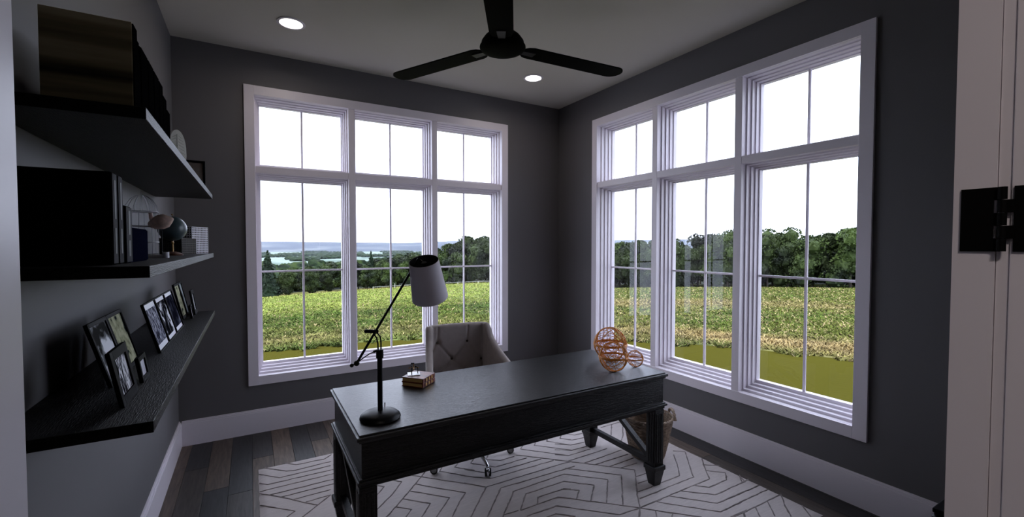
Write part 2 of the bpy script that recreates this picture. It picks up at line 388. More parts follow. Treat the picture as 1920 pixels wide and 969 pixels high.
# ------------------------------------------------------------ rug
RUG = [[(0.665,-0.7),(0.733,-0.775),(0.91,-0.784),(0.964,-0.741)],[(0.545,-0.716),(0.668,-0.837),(0.724,-0.854),(0.944,-0.845)],[(0.51,-0.793),(0.627,-0.91),(0.935,-0.907)],[(0.509,-0.919),(0.554,-0.965),(0.926,-0.971)],[(0.511,-1.032),(0.917,-1.032)],[(0.556,-1.105),(0.906,-1.105)],[(0.62,-1.164),(0.898,-1.164)],[(0.682,-1.23),(0.889,-1.227)],[(0.742,-1.295),(0.88,-1.289)],[(0.51,-1.056),(0.645,-1.191),(0.721,-1.283),(0.8,-1.362),(0.71,-1.446)],[(0.512,-1.198),(0.64,-1.323),(0.679,-1.364),(0.635,-1.402)],[(1.229,-1.287),(1.292,-1.357),(1.197,-1.475),(1.054,-1.61)],[(1.13,-1.308),(1.181,-1.36),(1.092,-1.463)],[(1.354,-1.291),(1.473,-1.418),(1.678,-1.626)],[(1.463,-1.312),(1.308,-1.481),(1.19,-1.603),(1.111,-1.68)],[(1.358,-1.425),(1.424,-1.502),(1.591,-1.678),(1.516,-1.752),(1.425,-1.864)],[(1.306,-1.489),(1.486,-1.679),(1.421,-1.746),(1.35,-1.82)],[(1.243,-1.552),(1.367,-1.677),(1.279,-1.779)],[(1.187,-1.613),(1.254,-1.68),(1.204,-1.735)],[(1.597,-1.296),(1.548,-1.356),(1.718,-1.54)],[(1.722,-1.293),(1.658,-1.355),(1.756,-1.462)],[(1.818,-1.314),(1.775,-1.36),(1.793,-1.384)],[(1.837,-1.289),(1.776,-1.359),(1.896,-1.493),(2.149,-1.489)],[(1.936,-1.311),(1.89,-1.365),(1.968,-1.428),(2.084,-1.425)],[(1.7,-1.415),(1.827,-1.549),(2.229,-1.554)],[(1.666,-1.492),(1.796,-1.61),(2.292,-1.617)],[(1.63,-1.571),(1.727,-1.685),(2.332,-1.684),(2.386,-1.69)],[(1.727,-1.685),(1.513,-1.916)],[(1.8,-1.741),(2.28,-1.753),(2.367,-1.755)],[(1.8,-1.741),(1.593,-1.962)],[(1.852,-1.812),(2.243,-1.802),(2.275,-1.833)],[(1.852,-1.812),(1.667,-2.006)],[(1.9,-1.873),(2.188,-1.875),(2.217,-1.907)],[(1.9,-1.873),(1.784,-2.002)],[(1.949,-1.941),(2.136,-1.944),(2.169,-1.97)],[(1.949,-1.941),(1.897,-2.003)],[(1.784,-2.002),(2.049,-1.999),(2.106,-2.051)],[(1.676,-1.99),(1.774,-1.996)],[(1.786,-2.065),(1.991,-2.068),(2.047,-2.127)],[(1.876,-2.128),(1.938,-2.13),(2.0,-2.188)],[(2.108,-1.414),(2.386,-1.69)],[(2.243,-1.295),(2.182,-1.35),(2.431,-1.614)],[(2.359,-1.29),(2.305,-1.352),(2.494,-1.551)],[(2.462,-1.297),(2.427,-1.34),(2.543,-1.487)],[(2.588,-1.303),(2.547,-1.351),(2.602,-1.411)],[(2.583,-1.312),(2.541,-1.354),(2.605,-1.423),(2.735,-1.434)],[(2.636,-1.309),(2.679,-1.361),(2.792,-1.366)],[(2.453,-1.408),(2.541,-1.486),(2.7,-1.5)],[(2.395,-1.488),(2.495,-1.558),(2.648,-1.562)],[(2.351,-1.549),(2.425,-1.611),(2.628,-1.61)],[(2.376,-1.675),(2.634,-1.671),(2.74,-1.666)],[(2.449,-1.755),(2.815,-1.739)],[(2.495,-1.81),(2.807,-1.81)],[(2.565,-1.878),(2.805,-1.872)],[(2.617,-1.933),(2.768,-1.938)],[(2.303,-1.615),(2.367,-1.675),(2.508,-1.817),(2.683,-2.001),(2.479,-2.218),(2.39,-2.327)],[(2.295,-1.746),(2.559,-2.003),(2.324,-2.258)],[(2.239,-1.803),(2.443,-1.999),(2.256,-2.195)],[(2.191,-1.877),(2.323,-2.007),(2.19,-2.132)],[(2.117,-1.939),(2.205,-2.007),(2.126,-2.076)],[(2.027,-1.999),(2.058,-2.008),(2.39,-2.327)],[(1.98,-2.064),(2.241,-2.315),(2.39,-2.327)],[(1.936,-2.125),(2.02,-2.204)],[(2.39,-2.327),(2.32,-2.387)],[(2.625,-2.067),(2.727,-2.07)],[(2.574,-2.13),(2.668,-2.137)],[(2.505,-2.2),(2.618,-2.205)],[(2.455,-2.261),(2.643,-2.26)],[(2.39,-2.327),(2.562,-2.33)],[(2.955,-1.354),(3.205,-1.349),(2.999,-1.566),(2.934,-1.615),(2.907,-1.621)],[(3.07,-1.36),(2.924,-1.511)],[(2.46,-2.26),(2.946,-2.256),(3.061,-2.135),(3.196,-1.995),(3.132,-1.938)],[(2.616,-2.2),(2.881,-2.2),(2.975,-2.111),(3.087,-1.983)],[(2.391,-2.326),(2.744,-2.324),(3.016,-2.326),(3.114,-2.218),(3.209,-2.126)],[(2.388,-2.329),(2.512,-2.456),(2.619,-2.561)],[(2.447,-2.39),(2.405,-2.436)],[(2.501,-2.462),(2.476,-2.478)],[(3.146,-2.191),(3.231,-2.247)],[(3.09,-2.248),(3.174,-2.329),(3.1,-2.387),(2.921,-2.389),(2.866,-2.33)],[(2.74,-2.327),(2.88,-2.458),(3.179,-2.462),(3.216,-2.402)],[(2.63,-2.327),(2.812,-2.522),(3.092,-2.527)],[(2.518,-2.333),(2.752,-2.585),(2.999,-2.585)],[(2.756,-2.641),(2.897,-2.649)],[(2.864,-2.652),(2.827,-2.683)],[(2.983,-2.459),(3.148,-2.459),(3.226,-2.454)],[(3.226,-2.393),(3.16,-2.453)],[(2.885,-2.525),(3.215,-2.531)],[(2.8,-2.583),(3.213,-2.585)],[(2.77,-2.65),(2.97,-2.655),(3.229,-2.656)],[(2.858,-2.653),(2.825,-2.682)],[(2.97,-2.655),(2.898,-2.724)],[(3.084,-2.659),(2.976,-2.764)],[(3.225,-2.661),(3.125,-2.739),(3.049,-2.812)],[(3.215,-2.785),(3.144,-2.868)]]
RX0, RX1, RY0, RY1 = .508, 3.232, -2.885, -.700
rug = thing('area_rug', 'large cream rug with thin taupe chevron lines under the desk', 'rug', (0, 0, 0))
b = MB()
bm = b.bm; nx, ny = 110, 88
vs = [[None]*(ny+1) for _ in range(nx+1)]
for i in range(nx+1):
    for j in range(ny+1):
        xx = RX0+(RX1-RX0)*i/nx; yy = RY0+(RY1-RY0)*j/ny
        e = min(i, j, nx-i, ny-j)
        z = .0105+.0015*noise.noise(Vector((xx*9, yy*22, 0)))
        if e == 0: z = .0005; xx += .004*noise.noise(Vector((yy*14, xx*14, 3)));
        vs[i][j] = bm.verts.new((xx, yy, z))
for i in range(nx):
    for j in range(ny): bm.faces.new((vs[i][j], vs[i+1][j], vs[i+1][j+1], vs[i][j+1]))
b.build('pile', 'rug', rug, True)
# the taupe lines: slightly wobbly strips of darker yarn lying in the pile
extra = [[(.80,-1.362),(.88,-1.29)], [(.93,-1.50),(1.05,-1.62)], [(1.0,-.86),(1.3,-.86)], [(.95,-.907),(2.3,-.905)], [(.93,-.971),(2.3,-.97)],
         [(.92,-1.032),(2.2,-1.03)], [(.91,-1.105),(1.25,-1.105),(1.354,-1.291)], [(.9,-1.164),(1.15,-1.164),(1.229,-1.287)], [(2.4,-1.0),(3.2,-1.0)],
         [(2.45,-1.1),(3.1,-1.1)], [(2.5,-1.2),(3.0,-1.2)], [(.52,-2.2),(1.2,-2.2),(1.5,-1.92)], [(.52,-2.3),(1.3,-2.3),(1.6,-2.0)], [(.52,-2.4),(1.7,-2.4),(1.9,-2.2)],
         [(.52,-2.5),(1.8,-2.5),(2.0,-2.3)], [(.52,-2.6),(1.9,-2.6),(2.1,-2.4)], [(.9,-2.7),(2.4,-2.7)], [(.9,-2.8),(2.6,-2.8)], [(1.054,-1.61),(.80,-1.87),(.52,-1.87)], [(1.111,-1.68),(.86,-1.95),(.52,-1.95)], [(.635,-1.402),(.51,-1.52)], [(.71,-1.446),(.51,-1.64)]]
lb = bmesh.new()
def strip(P, w):
    pts = []
    for (ax, ay), (bx_, by) in zip(P, P[1:]):
        n = max(2, int(math.hypot(bx_-ax, by-ay)/.022))
        for k in range(n): pts.append((ax+(bx_-ax)*k/n, ay+(by-ay)*k/n))
    pts.append(P[-1]); prev = None
    for i, (px_, py_) in enumerate(pts):
        q0 = pts[max(i-1, 0)]; q1 = pts[min(i+1, len(pts)-1)]
        tx, ty = q1[0]-q0[0], q1[1]-q0[1]; l = math.hypot(tx, ty) or 1; nx_, ny_ = -ty/l, tx/l
        ww = w*(.75+.55*noise.noise(Vector((px_*40, py_*40, 1)))); off = .0035*noise.noise(Vector((px_*25, py_*25, 9)))
        cur = [lb.verts.new((px_+nx_*(off+s_*ww), py_+ny_*(off+s_*ww), z_)) for s_, z_ in ((-1, .0095), (-.5, .0132), (.5, .0132), (1, .0095))]
        if prev:
            for k in range(3): lb.faces.new((prev[k], prev[k+1], cur[k+1], cur[k]))
        prev = cur
for P in RUG+extra: strip([(min(max(a, RX0+.003), RX1-.003), min(max(c, RY0+.003), RY1-.003)) for a, c in P], .0060)
b = MB(); b.merge(lb); b.build('chevron_lines', 'rug_line', rug, True)
RT = .0118   # rug top

# ------------------------------------------------------------ desk
TX0, TX1, TY0, TY1, TZ = .852, 2.725, -2.235, -1.497, .722
desk = thing('writing_desk', 'long black stained wooden desk with moulded edges and tapered square legs', 'desk')
b = MB(); b.box(TX0+.012, TX1-.012, TY0+.012, TY1-.012, TZ-.008, TZ, .003); b.box(TX0, TX1, TY0, TY1, TZ-.026, TZ-.007, .005)
b.box(TX0+.010, TX1-.010, TY0+.010, TY1-.010, TZ-.036, TZ-.024, .003)
b.build('desktop', 'desktop_wood', desk)
AX0, AX1, AY0, AY1 = TX0+.022, TX1-.022, TY0+.022, TY1-.022
MB().box(AX0, AX1, AY0, AY1, .515, TZ-.034).build('apron', 'black_wood', desk)
b = MB(); b.box(AX0-.020, AX1+.020, AY0-.020, AY1+.020, .512, .526, .004); b.box(AX0-.012, AX1+.012, AY0-.012, AY1+.012, .524, .534, .003); b.box(AX0-.008, AX1+.008, AY0-.008, AY1+.008, .494, .513, .004)
b.build('lower_moulding', 'black_wood', desk)
def leg_mb(x, y):
    b = MB(); s = .037
    b.box(x-s, x+s, y-s, y+s, .135, .494, .002)
    for q in (-.019, 0, .019):     # reeding
        for sg in (-1, 1):
            b.box(x+q-.006, x+q+.006, y+sg*s-.0025, y+sg*s+.0025, .16, .47, .001)
            b.box(x+sg*s-.0025, x+sg*s+.0025, y+q-.006, y+q+.006, .16, .47, .001)
    b.box(x-.048, x+.048, y-.048, y+.048, .108, .138, .004)
    f = bmesh.new(); bmesh.ops.create_cone(f, cap_ends=True, segments=4, radius1=.026*1.414, radius2=.042*1.414, depth=.098)
    b.merge(f, Matrix.Translation((x, y, RT+.049)) @ Matrix.Rotation(PI/4, 4, 'Z'))
    return b
LX = (.899, 2.663); LY = (-2.185, -1.572)
for lx in LX:
    for ly in LY: leg_mb(lx, ly).build('leg', 'black_wood', desk)
for lx in LX:
    MB().box(lx-.016, lx+.016, LY[0]+.03, LY[1]-.03, .128, .163, .002).build('stretcher', 'black_wood', desk)
    a = Vector((lx, LY[1]-.02, .505)); c = Vector((lx, LY[0]+.03, .165)); L_ = (a-c).length
    f = bmesh.new(); bmesh.ops.create_cube(f, size=1); bmesh.ops.scale(f, vec=(.028, .032, L_), verts=f.verts)
    b = MB(); b.merge(f, Matrix.Translation((a+c)/2) @ (a-c).to_track_quat('Z', 'X').to_matrix().to_4x4()); b.build('diagonal_brace', 'black_wood', desk)

# ------------------------------------------------------------ desk lamp
lamp = thing('desk_lamp', 'black swing arm desk lamp with white tapered shade on the desk', 'lamp', (.988, -2.070, TZ))
lx0 = Vector((.988, -2.070, TZ))
def LP(x, z, dy=0.0): return Vector((x, -2.060+dy, z))-lx0
MB().lathe([(0, 0), (.088, 0), (.092, .006), (.089, .015), (.074, .027), (.045, .035), (.018, .038), (0, .038)], seg=48).build('base', 'black_metal', lamp, True)
b = MB(); b.cyl((0, 0, .036), (0, 0, .30), .0115); b.build('column', 'black_metal', lamp, True)
b = MB(); b.cyl((0, 0, .278), (0, 0, .318), .0165); b.build('collar', 'black_metal', lamp, True)
MB().cyl((.030, .035, .03), (.030, .035, .052), .002).sphere((.030, .035, .053), .003, 10, 8).build('switch', 'black_metal', lamp, True)
b = MB()
b.tube([(.006, 0, .31), (.006, 0, .35), (.003, 0, .375), (-.010, 0, .394), (-.024, 0, .402)], .0034)
b.tube([(-.007, 0, .31), (-.008, 0, .345), (-.014, 0, .372), (-.026, 0, .392)], .0034)
b.build('neck', 'black_metal', lamp, True)
MB().cyl(LP(.930, 1.126), LP(.984, 1.120), .0085).sphere(LP(.930, 1.126), .0088, 14, 8).build('clamp', 'black_metal', lamp, True)
arm0 = LP(.888, .986); arm1 = LP(1.178, 1.452)
MB().tube([arm0, arm0.lerp(arm1, .5), arm1], .0056, 12).build('arm', 'black_metal', lamp, True)
b = MB(); b.sphere(arm0, .0125); b.sphere(LP(.867, .979), .0088); b.cyl(arm0, LP(.867, .979), .003); b.build('counterweight', 'black_metal', lamp, True)
MB().tube([arm0, LP(.915, 1.005), LP(.945, 1.022), LP(.976, 1.032)], .0026).cyl(LP(.962, 1.028), LP(.982, 1.034), .006).build('brace_rod', 'black_metal', lamp, True)
cdir = Vector((-.327, -.945, 0)); cr_ = Vector((.863, -.505, 0))
axis = (Vector((0, 0, 1))*.90+cdir*.40-cr_*.15).normalized()
sc_ = LP(1.219, 1.349)
mt = Matrix.Translation(sc_) @ axis.to_track_quat('Z', 'X').to_matrix().to_4x4()
hh = .1
MB().lathe([(.0885, -hh), (.0705, hh)], seg=56, mtx=mt).build('lamp_shade', 'shade', lamp, True)
MB().lathe([(.0870, -hh), (.0690, hh)], seg=56, mtx=mt).build('shade_lining', 'shade_in', lamp, True)
MB().lathe([(.0885, -hh-.0005), (.0870, -hh-.0005)], seg=56, mtx=mt).build('shade_rim', 'shade', lamp)
MB().lathe([(.0705, hh+.0005), (.0690, hh+.0005)], seg=56, mtx=mt).build('shade_rim', 'shade', lamp)
topc = sc_+axis*(hh-.012)
b = MB(); b.cyl(topc+axis*.004, topc-axis*.05, .012)
side = axis.cross(Vector((1, 0, 0))).normalized(); s2 = axis.cross(side)
for a in range(3):
    d_ = side*math.cos(a*2.094)+s2*math.sin(a*2.094); b.cyl(topc, topc+d_*.0685, .0015, seg=6)
b.build('socket', 'black_metal', lamp, True)
MB().sphere(topc-axis*.075, .026, 16, 12).build('bulb', 'white_plastic', lamp, True)

# ------------------------------------------------------------ antique books and brass scale on the desk
bk_c = Vector((1.305, -1.662)); bz = math.atan2(.086, .103)
def antique_book(z, rz, lab, h):
    t = thing('antique_book', lab, 'book', (bk_c.x, bk_c.y, z), rz)
    w, d = .068, .067
    b = MB(); b.box(-w, w, -d, d, 0, .0035, .001).box(-w, w, -d, d, h-.0035, h, .001); b.build('cover', 'leather', t)
    sp = MB()
    sp.box(-w, w, -d-.004, -d+.003, 0, h, .002)
    for k in (-.045, -.015, .015, .045): sp.box(k-.004, k+.004, -d-.0065, -d-.002, .001, h-.001, .001)
    s_ = sp.build('spine', 'leather', t)
    for k in (-.030, 0, .030): MB().box(k-.0055, k+.0055, -d-.0056, -d-.0035, .005, h-.005).build('gilt_ornament', 'gold', s_)
    MB().box(-w+.003, w-.003, -d+.003, d-.004, .0035, h-.0035).build('pages', 'pages', t)
antique_book(TZ, bz, 'red-brown leather book on the desk, lower of its pile, gilt spine', .0245)
antique_book(TZ+.0247, bz+.02, 'red-brown leather book under the brass scale, upper of its pile', .0265)
sc0 = Vector((1.285, -1.640, TZ+.0515))
t = thing('brass_scale', 'tiny aged brass scale standing on the stacked leather books', 'ornament', sc0, bz+.6)
MB().box(-.024, .024, -.024, .024, 0, .0022, .0006).build('mirror_plate', 'white_paper', t)
for a in range(3):
    q = (.016*math.cos(a*2.094+.5), .016*math.sin(a*2.094+.5)); MB().cyl((q[0], q[1], .002), (q[0]*.9, q[1]*.9, .030), .0017, seg=8).build('post', 'black_metal', t, True)
b = MB(); b.tube([(-.024, 0, .024), (-.012, 0, .027), (0, 0, .026), (.012, 0, .027), (.024, 0, .024)], .0018, 6); b.tube([(0, -.020, .025), (0, 0, .028), (0, .020, .025)], .0018, 6); b.cyl((0, 0, .016), (0, 0, .042), .003, .0018, seg=8)
b.build('beam', 'brass', t, True)
MB().sphere((.019, .006, .038), .0038, 10, 8).sphere((-.016, -.008, .034), .0038, 10, 8).sphere((0, 0, .043), .003, 10, 8).build('finial', 'black_metal', t, True)

t.scale = (1.45, 1.45, 1.45)

# ------------------------------------------------------------ woven rattan balls
def ball(x, y, r, seed, lab, nband, tz=0):
    t = thing('rattan_ball', lab, 'decorative ball', (x, y, tz+r), 0, 'rattan balls on the desk'); rr = random.Random(seed)
    th = MB(); k = 0
    normals = [Vector((0, 0, 1)), Vector((1, .2, .1)), Vector((.3, 1, -.2)), Vector((-.6, .7, .6))][:nband]
    for n in normals:
        n.normalize(); a = n.orthogonal().normalized(); c = n.cross(a)
        for q in range(4):
            off = (q-1.5)*.022; rad = r*.985*math.sqrt(1-(off*1.2)**2)
            th.tube([n*off*r*1.6+(a*math.cos(u)+c*math.sin(u))*rad*(1+.008*math.sin(u*9+q)) for u in [2*PI*i/44 for i in range(44)]], r*.020, 5, True)
    th.build('woven_band', 'rattan', t, True)
    s = MB()
    for i in range(16):
        n = Vector((rr.gauss(0, 1), rr.gauss(0, 1), rr.gauss(0, 1))).normalized(); a = n.orthogonal().normalized(); c = n.cross(a)
        off = rr.uniform(-.55, .55)*r; rad = math.sqrt(max(r*r-off*off, 0))*.965
        s.tube([n*off+(a*math.cos(u)+c*math.sin(u))*rad for u in [2*PI*i2/36 for i2 in range(36)]], r*.015, 5, True)
    s.build('rattan_strands', 'rattan', t, True)
ball(2.610, -1.835, .115, 3, 'largest woven orange rattan ball on the desk, behind the others', 3, TZ)
ball(2.447, -2.040, .093, 8, 'middle-sized woven orange rattan ball at the front of the three', 3, TZ)
ball(2.640, -2.037, .054, 5, 'smallest woven orange rattan ball at the right desk end', 3, TZ)

# ------------------------------------------------------------ seagrass basket
bc = Vector((2.925, -1.885, RT))
bk = thing('wicker_basket', 'tall brown woven basket with looped handles behind the right desk legs', 'basket', bc)
def brad(z): return .108+.060*(z/.28)**.8
b = MB()
for k in range(26):
    z = .006+k*.0106; r0 = brad(z)
    for ph in (0, 1):
        b.tube([((r0+.0045*math.cos(12*u+ph*PI+k*PI))*math.cos(u), (r0+.0045*math.cos(12*u+ph*PI+k*PI))*math.sin(u), z+.0015*math.sin(12*u+ph*PI)) for u in [2*PI*i/72 for i in range(72)]], .0048, 5, True)
b.build('weave', 'basket', bk, True)
b = MB()
for a in range(24):
    u = a*2*PI/24; b.cyl((brad(0)*math.cos(u), brad(0)*math.sin(u), 0), (brad(.28)*math.cos(u), brad(.28)*math.sin(u), .283), .0035, seg=6)
b.build('stakes', 'basket', bk, True)
MB().cyl((0, 0, .001), (0, 0, .008), .106, seg=40).build('basket_base', 'basket', bk)
b = MB()
for q in range(3):
    b.tube([((.170+.004*math.cos(14*u+q*2.09))*math.cos(u), (.170+.004*math.cos(14*u+q*2.09))*math.sin(u), .286+.005*math.sin(14*u+q*2.09)) for u in [2*PI*i/90 for i in range(90)]], .0055, 5, True)
b.build('rim', 'basket', bk, True)
for sgn, an in ((1, R(-35)), (-1, R(-35))):
    b = MB(); ca, sa = math.cos(an), math.sin(an)
    for q in range(2):
        pts = []
        for i in range(17):
            v = -1+2*i/16; lat = .080*v; up = .280+.052*math.sqrt(max(0, 1-v*v)); rad = .170+.006*math.cos(q*PI+i*1.3)
            pts.append((sgn*(rad*ca)-lat*sa, sgn*(rad*sa)+lat*ca, up))
        b.tube(pts, .0065, 6)
    b.build('handle', 'basket', bk, True)

# ------------------------------------------------------------ tufted desk chair
CX, CY = 1.800, -1.265
chair = thing('office_chair', 'beige button-tufted swivel chair with low wings behind the desk', 'chair', (CX, CY, RT), R(-7))
def C3(x, y, z): return Vector((x-CX, y-CY, z-RT))
ccx = 1.796
def path(u):   # u in [-1,1] from left arm tip round the back to right arm tip, centre line of the shell
    hw, yb, rc, yf = .224, -1.005, .045, -1.43
    La = (yb-rc)-yf; Lc = PI/2*rc; Lb = hw-rc; tot = La+Lc+Lb; s = abs(u)*tot; sg = 1 if u >= 0 else -1
    if s < Lb: x, y, nx_, ny_ = s, yb, 0, 1
    elif s < Lb+Lc:
        a = (s-Lb)/rc; x = Lb+rc*math.sin(a); y = yb-rc+rc*math.cos(a); nx_, ny_ = math.sin(a), math.cos(a)
    else: x = hw+.085*((s-Lb-Lc)/La); y = yb-rc-(s-Lb-Lc); nx_, ny_ = 1, 0
    return ccx+sg*x, y, sg*nx_, ny_, s/tot, y
def topz(y, s):
    return float(np.interp(-y, [1.045, 1.068, 1.107, 1.177, 1.252, 1.325, 1.43], [.926, .902, .836, .777, .731, .692, .645]))-.006*min(1, s*2)
BO = -.026
btn = [(1.667, .789), (1.897, .787), (1.777, .663), (2.012, .640), (1.560, .66), (1.667, .54), (1.897, .54)]
btn = [(a+BO, c) for a, c in btn]
folds = [((1.667, .789), (1.777, .663)), ((1.897, .787), (1.777, .663)), ((1.667, .789), (1.672, .93)), ((1.897, .787), (1.903, .93)), ((1.667, .789), (1.56, .66)), ((1.897, .787), (2.012, .64)),
         ((1.777, .663), (1.667, .54)), ((1.777, .663), (1.897, .54)), ((2.012, .64), (1.897, .54)), ((1.56, .66), (1.667, .54))]
folds = [((a[0]+BO, a[1]), (c[0]+BO, c[1])) for a, c in folds]
def segd(px_, pz, a, c):
    vx, vz = c[0]-a[0], c[1]-a[1]; t_ = max(0, min(1, ((px_-a[0])*vx+(pz-a[1])*vz)/(vx*vx+vz*vz)))
    return math.hypot(px_-a[0]-t_*vx, pz-a[1]-t_*vz)
def tuft(x, z):
    d = 0
    for bx_, bz_ in btn: d += .016*math.exp(-((x-bx_)**2+(z-bz_)**2)/(.020**2))
    m = min(segd(x, z, a, c) for a, c in folds); d += .007*math.exp(-(m/.008)**2)
    return d
nu, nv = 220, 46; bm = bmesh.new(); loops = []
th2 = .026
for i in range(nu+1):
    u = -1+2*i/nu; x, y, nx_, ny_, s, yy = path(u); zt = topz(y, s); zb = .415; col_ = []
    for j in range(nv+1):              # inner face going up
        z = zb+(zt-.02-zb)*j/nv; d = -th2
        if s < .62: d += tuft(x, z)*max(0, min(1, (.62-s)/.08))
        col_.append((x+nx_*d, y+ny_*d, z))
    for k in range(1, 6):              # rounded top
        a = PI*k/6; col_.append((x-nx_*th2*math.cos(a), y-ny_*th2*math.cos(a), zt-.02+.02*math.sin(a)))
    for j in range(9):                 # outer face going down
        z = zt-.02-(zt-.02-zb)*j/8; col_.append((x+nx_*th2, y+ny_*th2, z))
    loops.append([bm.verts.new(C3(*c)) for c in col_])
for A_, B_ in zip(loops, loops[1:]):
    n = len(A_)
    for k in range(n): bm.faces.new((A_[k], A_[(k+1) % n], B_[(k+1) % n], B_[k]))
bm.faces.new(loops[0]); bm.faces.new(loops[-1][::-1])
b = MB(); b.merge(bm); b.build('backrest', 'linen', chair, True)
for bx_, bz_ in btn[:4]:
    MB().sphere(C3(bx_, -1.005-th2+.009, bz_), .0095, 12, 8, (1, .6, 1)).build('tuft_button', 'button', chair, True)
b = MB(); b.box(ccx-CX-.205, ccx-CX+.205, -1.46-CY, -1.052-CY, .40-RT, .487-RT, .028); b.build('seat', 'linen', chair, True)
MB().box(ccx-CX-.19, ccx-CX+.19, -1.42-CY, -1.06-CY, .375-RT, .402-RT, .01).build('seat_frame', 'black_metal', chair)
MB().cyl((0, 0, .085), (0, 0, .26), .030).cyl((0, 0, .25), (0, 0, .375), .016).build('gas_lift', 'chrome', chair, True)
MB().cyl((0, 0, .075), (0, 0, .125), .042, .036).build('hub', 'chrome', chair, True)
for k in range(5):
    a = -PI/2+R(7)+k*2*PI/5; ca, sa = math.cos(a), math.sin(a)
    lb_ = MB(); lb_.tube([(ca*.03, sa*.03, .105), (ca*.12, sa*.12, .112), (ca*.21, sa*.21, .098), (ca*.275, sa*.275, .074), (ca*.300, sa*.300, .060)], [.017, .016, .014, .012, .011], 10)
    lg = lb_.build('base_leg', 'chrome', chair, True)
    sw = R([-17, -107, -53, -143, -111][k]); tx, ty = -math.sin(sw), math.cos(sw); wx, wy = math.cos(sw), math.sin(sw)
    cx_, cy_ = ca*.305, sa*.305
    cs = MB()
    cs.cyl((cx_, cy_, .050), (cx_, cy_, .066), .008)
    f = bmesh.new(); bmesh.ops.create_uvsphere(f, u_segments=20, v_segments=12, radius=.0285)
    bmesh.ops.bisect_plane(f, geom=f.verts[:]+f.edges[:]+f.faces[:], plane_co=(0, 0, -.002), plane_no=(0, 0, 1), clear_inner=True)
    cs.merge(f, Matrix.Translation((cx_, cy_, .026)) @ Matrix.Rotation(sw, 4, 'Z') @ Matrix.Diagonal((.55, 1, 1, 1)))
    c_ = cs.build('caster', 'chrome', lg, True)
    for s_ in (-1, 1):
        p0 = Vector((cx_+wx*s_*.006, cy_+wy*s_*.006, .0250)); p1 = Vector((cx_+wx*s_*.020, cy_+wy*s_*.020, .0250))
        MB().cyl(p0, p1, .0245, seg=24).build('wheel', 'rubber', lg, True); MB().cyl(p1-(p1-p0)*.1, p1+(p1-p0)*.08, .017, seg=20).build('wheel_cap', 'caster_grey', lg, True)

# ------------------------------------------------------------ ceiling fan
FC = Vector((1.795, -1.780, 2.690))
fan = thing('ceiling_fan', 'black three-blade ceiling fan with domed motor', 'ceiling fan', FC)
MB().lathe([(0, -.034), (.05, -.033), (.095, -.028), (.124, -.018), (.137, -.004), (.136, .002), (.128, .010)], seg=48).build('motor_cover', 'fan_black', fan, True)
MB().lathe([(.128, .010), (.125, .030), (.105, .058), (.075, .082), (.045, .096), (.02, .100), (0, .100)], seg=48).build('motor_housing', 'fan_black', fan, True)
MB().cyl((0, 0, .095), (0, 0, .30), .0125).build('downrod', 'fan_black', fan, True)
MB().lathe([(0, .27), (.02, .27), (.055, .30), (.065, .335), (.066, .3495), (0, .3495)], seg=36).build('canopy', 'fan_black', fan, True)
for k, a in enumerate((R(-3), R(117), R(238.5))):
    n = 10; pts = []
    r0, r1 = .135, .895; w0, w1 = .068, .074
    pts = [(r0, -w0*.55), (r0+.02, -w0*.85), (r0+.05, -w0)]+[(r1-.07, -w1)]
    for q in range(1, 12):
        an = -PI/2+PI*q/12; pts.append((r1-.07+.07*math.cos(an), w1*math.sin(an)))
    pts += [(r1-.07, w1), (r0+.05, w0), (r0+.02, w0*.85), (r0, w0*.55)]
    mt = Matrix.Rotation(a, 4, 'Z') @ Matrix.Rotation(R(-1), 4, 'X')
    bl = MB().prism(pts, -.004, .004, mt).build('blade', 'fan_black', fan)
    MB().prism([(.10, -.018), (.215, -.026), (.215, .026), (.10, .018)], -.009, -.004, mt).build('blade_bracket', 'fan_bracket', bl)

# ------------------------------------------------------------ wall shelves and their contents
SY0, SY1, SD = -2.815, -.765, .284
SLOW, SMID, SUP = 1.105, 1.467, 1.830
for z, lab in ((SLOW, 'lowest black oak floating shelf, holding leaning picture frames'), (SMID, 'middle black oak floating shelf, holding the globe'), (SUP, 'highest black oak floating shelf, holding the tall row of files')):
    t = thing('floating_shelf', lab, 'shelf', (0, 0, 0), 0, 'floating shelves on the left wall')
    MB().box(.0005, SD, SY0, SY1, z-.027, z, .0012).build('shelf_board', 'shelf_wood', t)

def case(x1, depth, y0, y1, z, h, lab, slots=True, body='book_dark', group=None, tilt=0.0, spine='book_spine', name='file_case', lean=0.0):
    # upright case with its spine to the room (+x); slots are label windows
    t = thing(name, lab, 'book', (x1, (y0+y1)/2, z), 0, group); w = (y1-y0)
    MB().box(-depth, -.0015, -w/2, w/2, 0, h, .0015).build('cover', body, t)
    s = MB().box(-.0015, .0015, -w/2+.0015, w/2-.0015, .003, h-.003, .0006).build('spine', spine, t)
    if slots:
        MB().box(.0012, .0022, -w*.16, w*.16, h*.50, h*.92).build('label_slot', 'slot', s)
        MB().box(.0012, .0022, -w*.16, w*.16, h*.12, h*.40).build('label_slot', 'slot', s)
    if lean: t.rotation_euler = (lean, 0, 0)
    return t
case(.197, .185, -2.700, -2.655, SMID, .226, 'tall charcoal file case standing first on the middle shelf, its cover facing the doorway', group='file cases on the middle shelf')
case(.198, .185, -2.648, -2.603, SMID, .226, 'second tall charcoal file case on the middle shelf, right of the first', group='file cases on the middle shelf')
case(.202, .160, -2.594, -2.528, SMID, .153, 'shorter charcoal file case on the middle shelf beside the tall pair', group='file cases on the middle shelf')
t = case(.200, .130, -2.518, -2.300, SMID, .098, 'low dark navy box on the middle shelf next to the files', slots=False, body='book_navy', spine='book_navy', name='navy_box')
t = case(.246, .165, -2.712, -2.668, SUP, .226, 'large bronze-covered album at the near end of the highest shelf', slots=False, body='bronze', spine='book_dark', name='bronze_album')
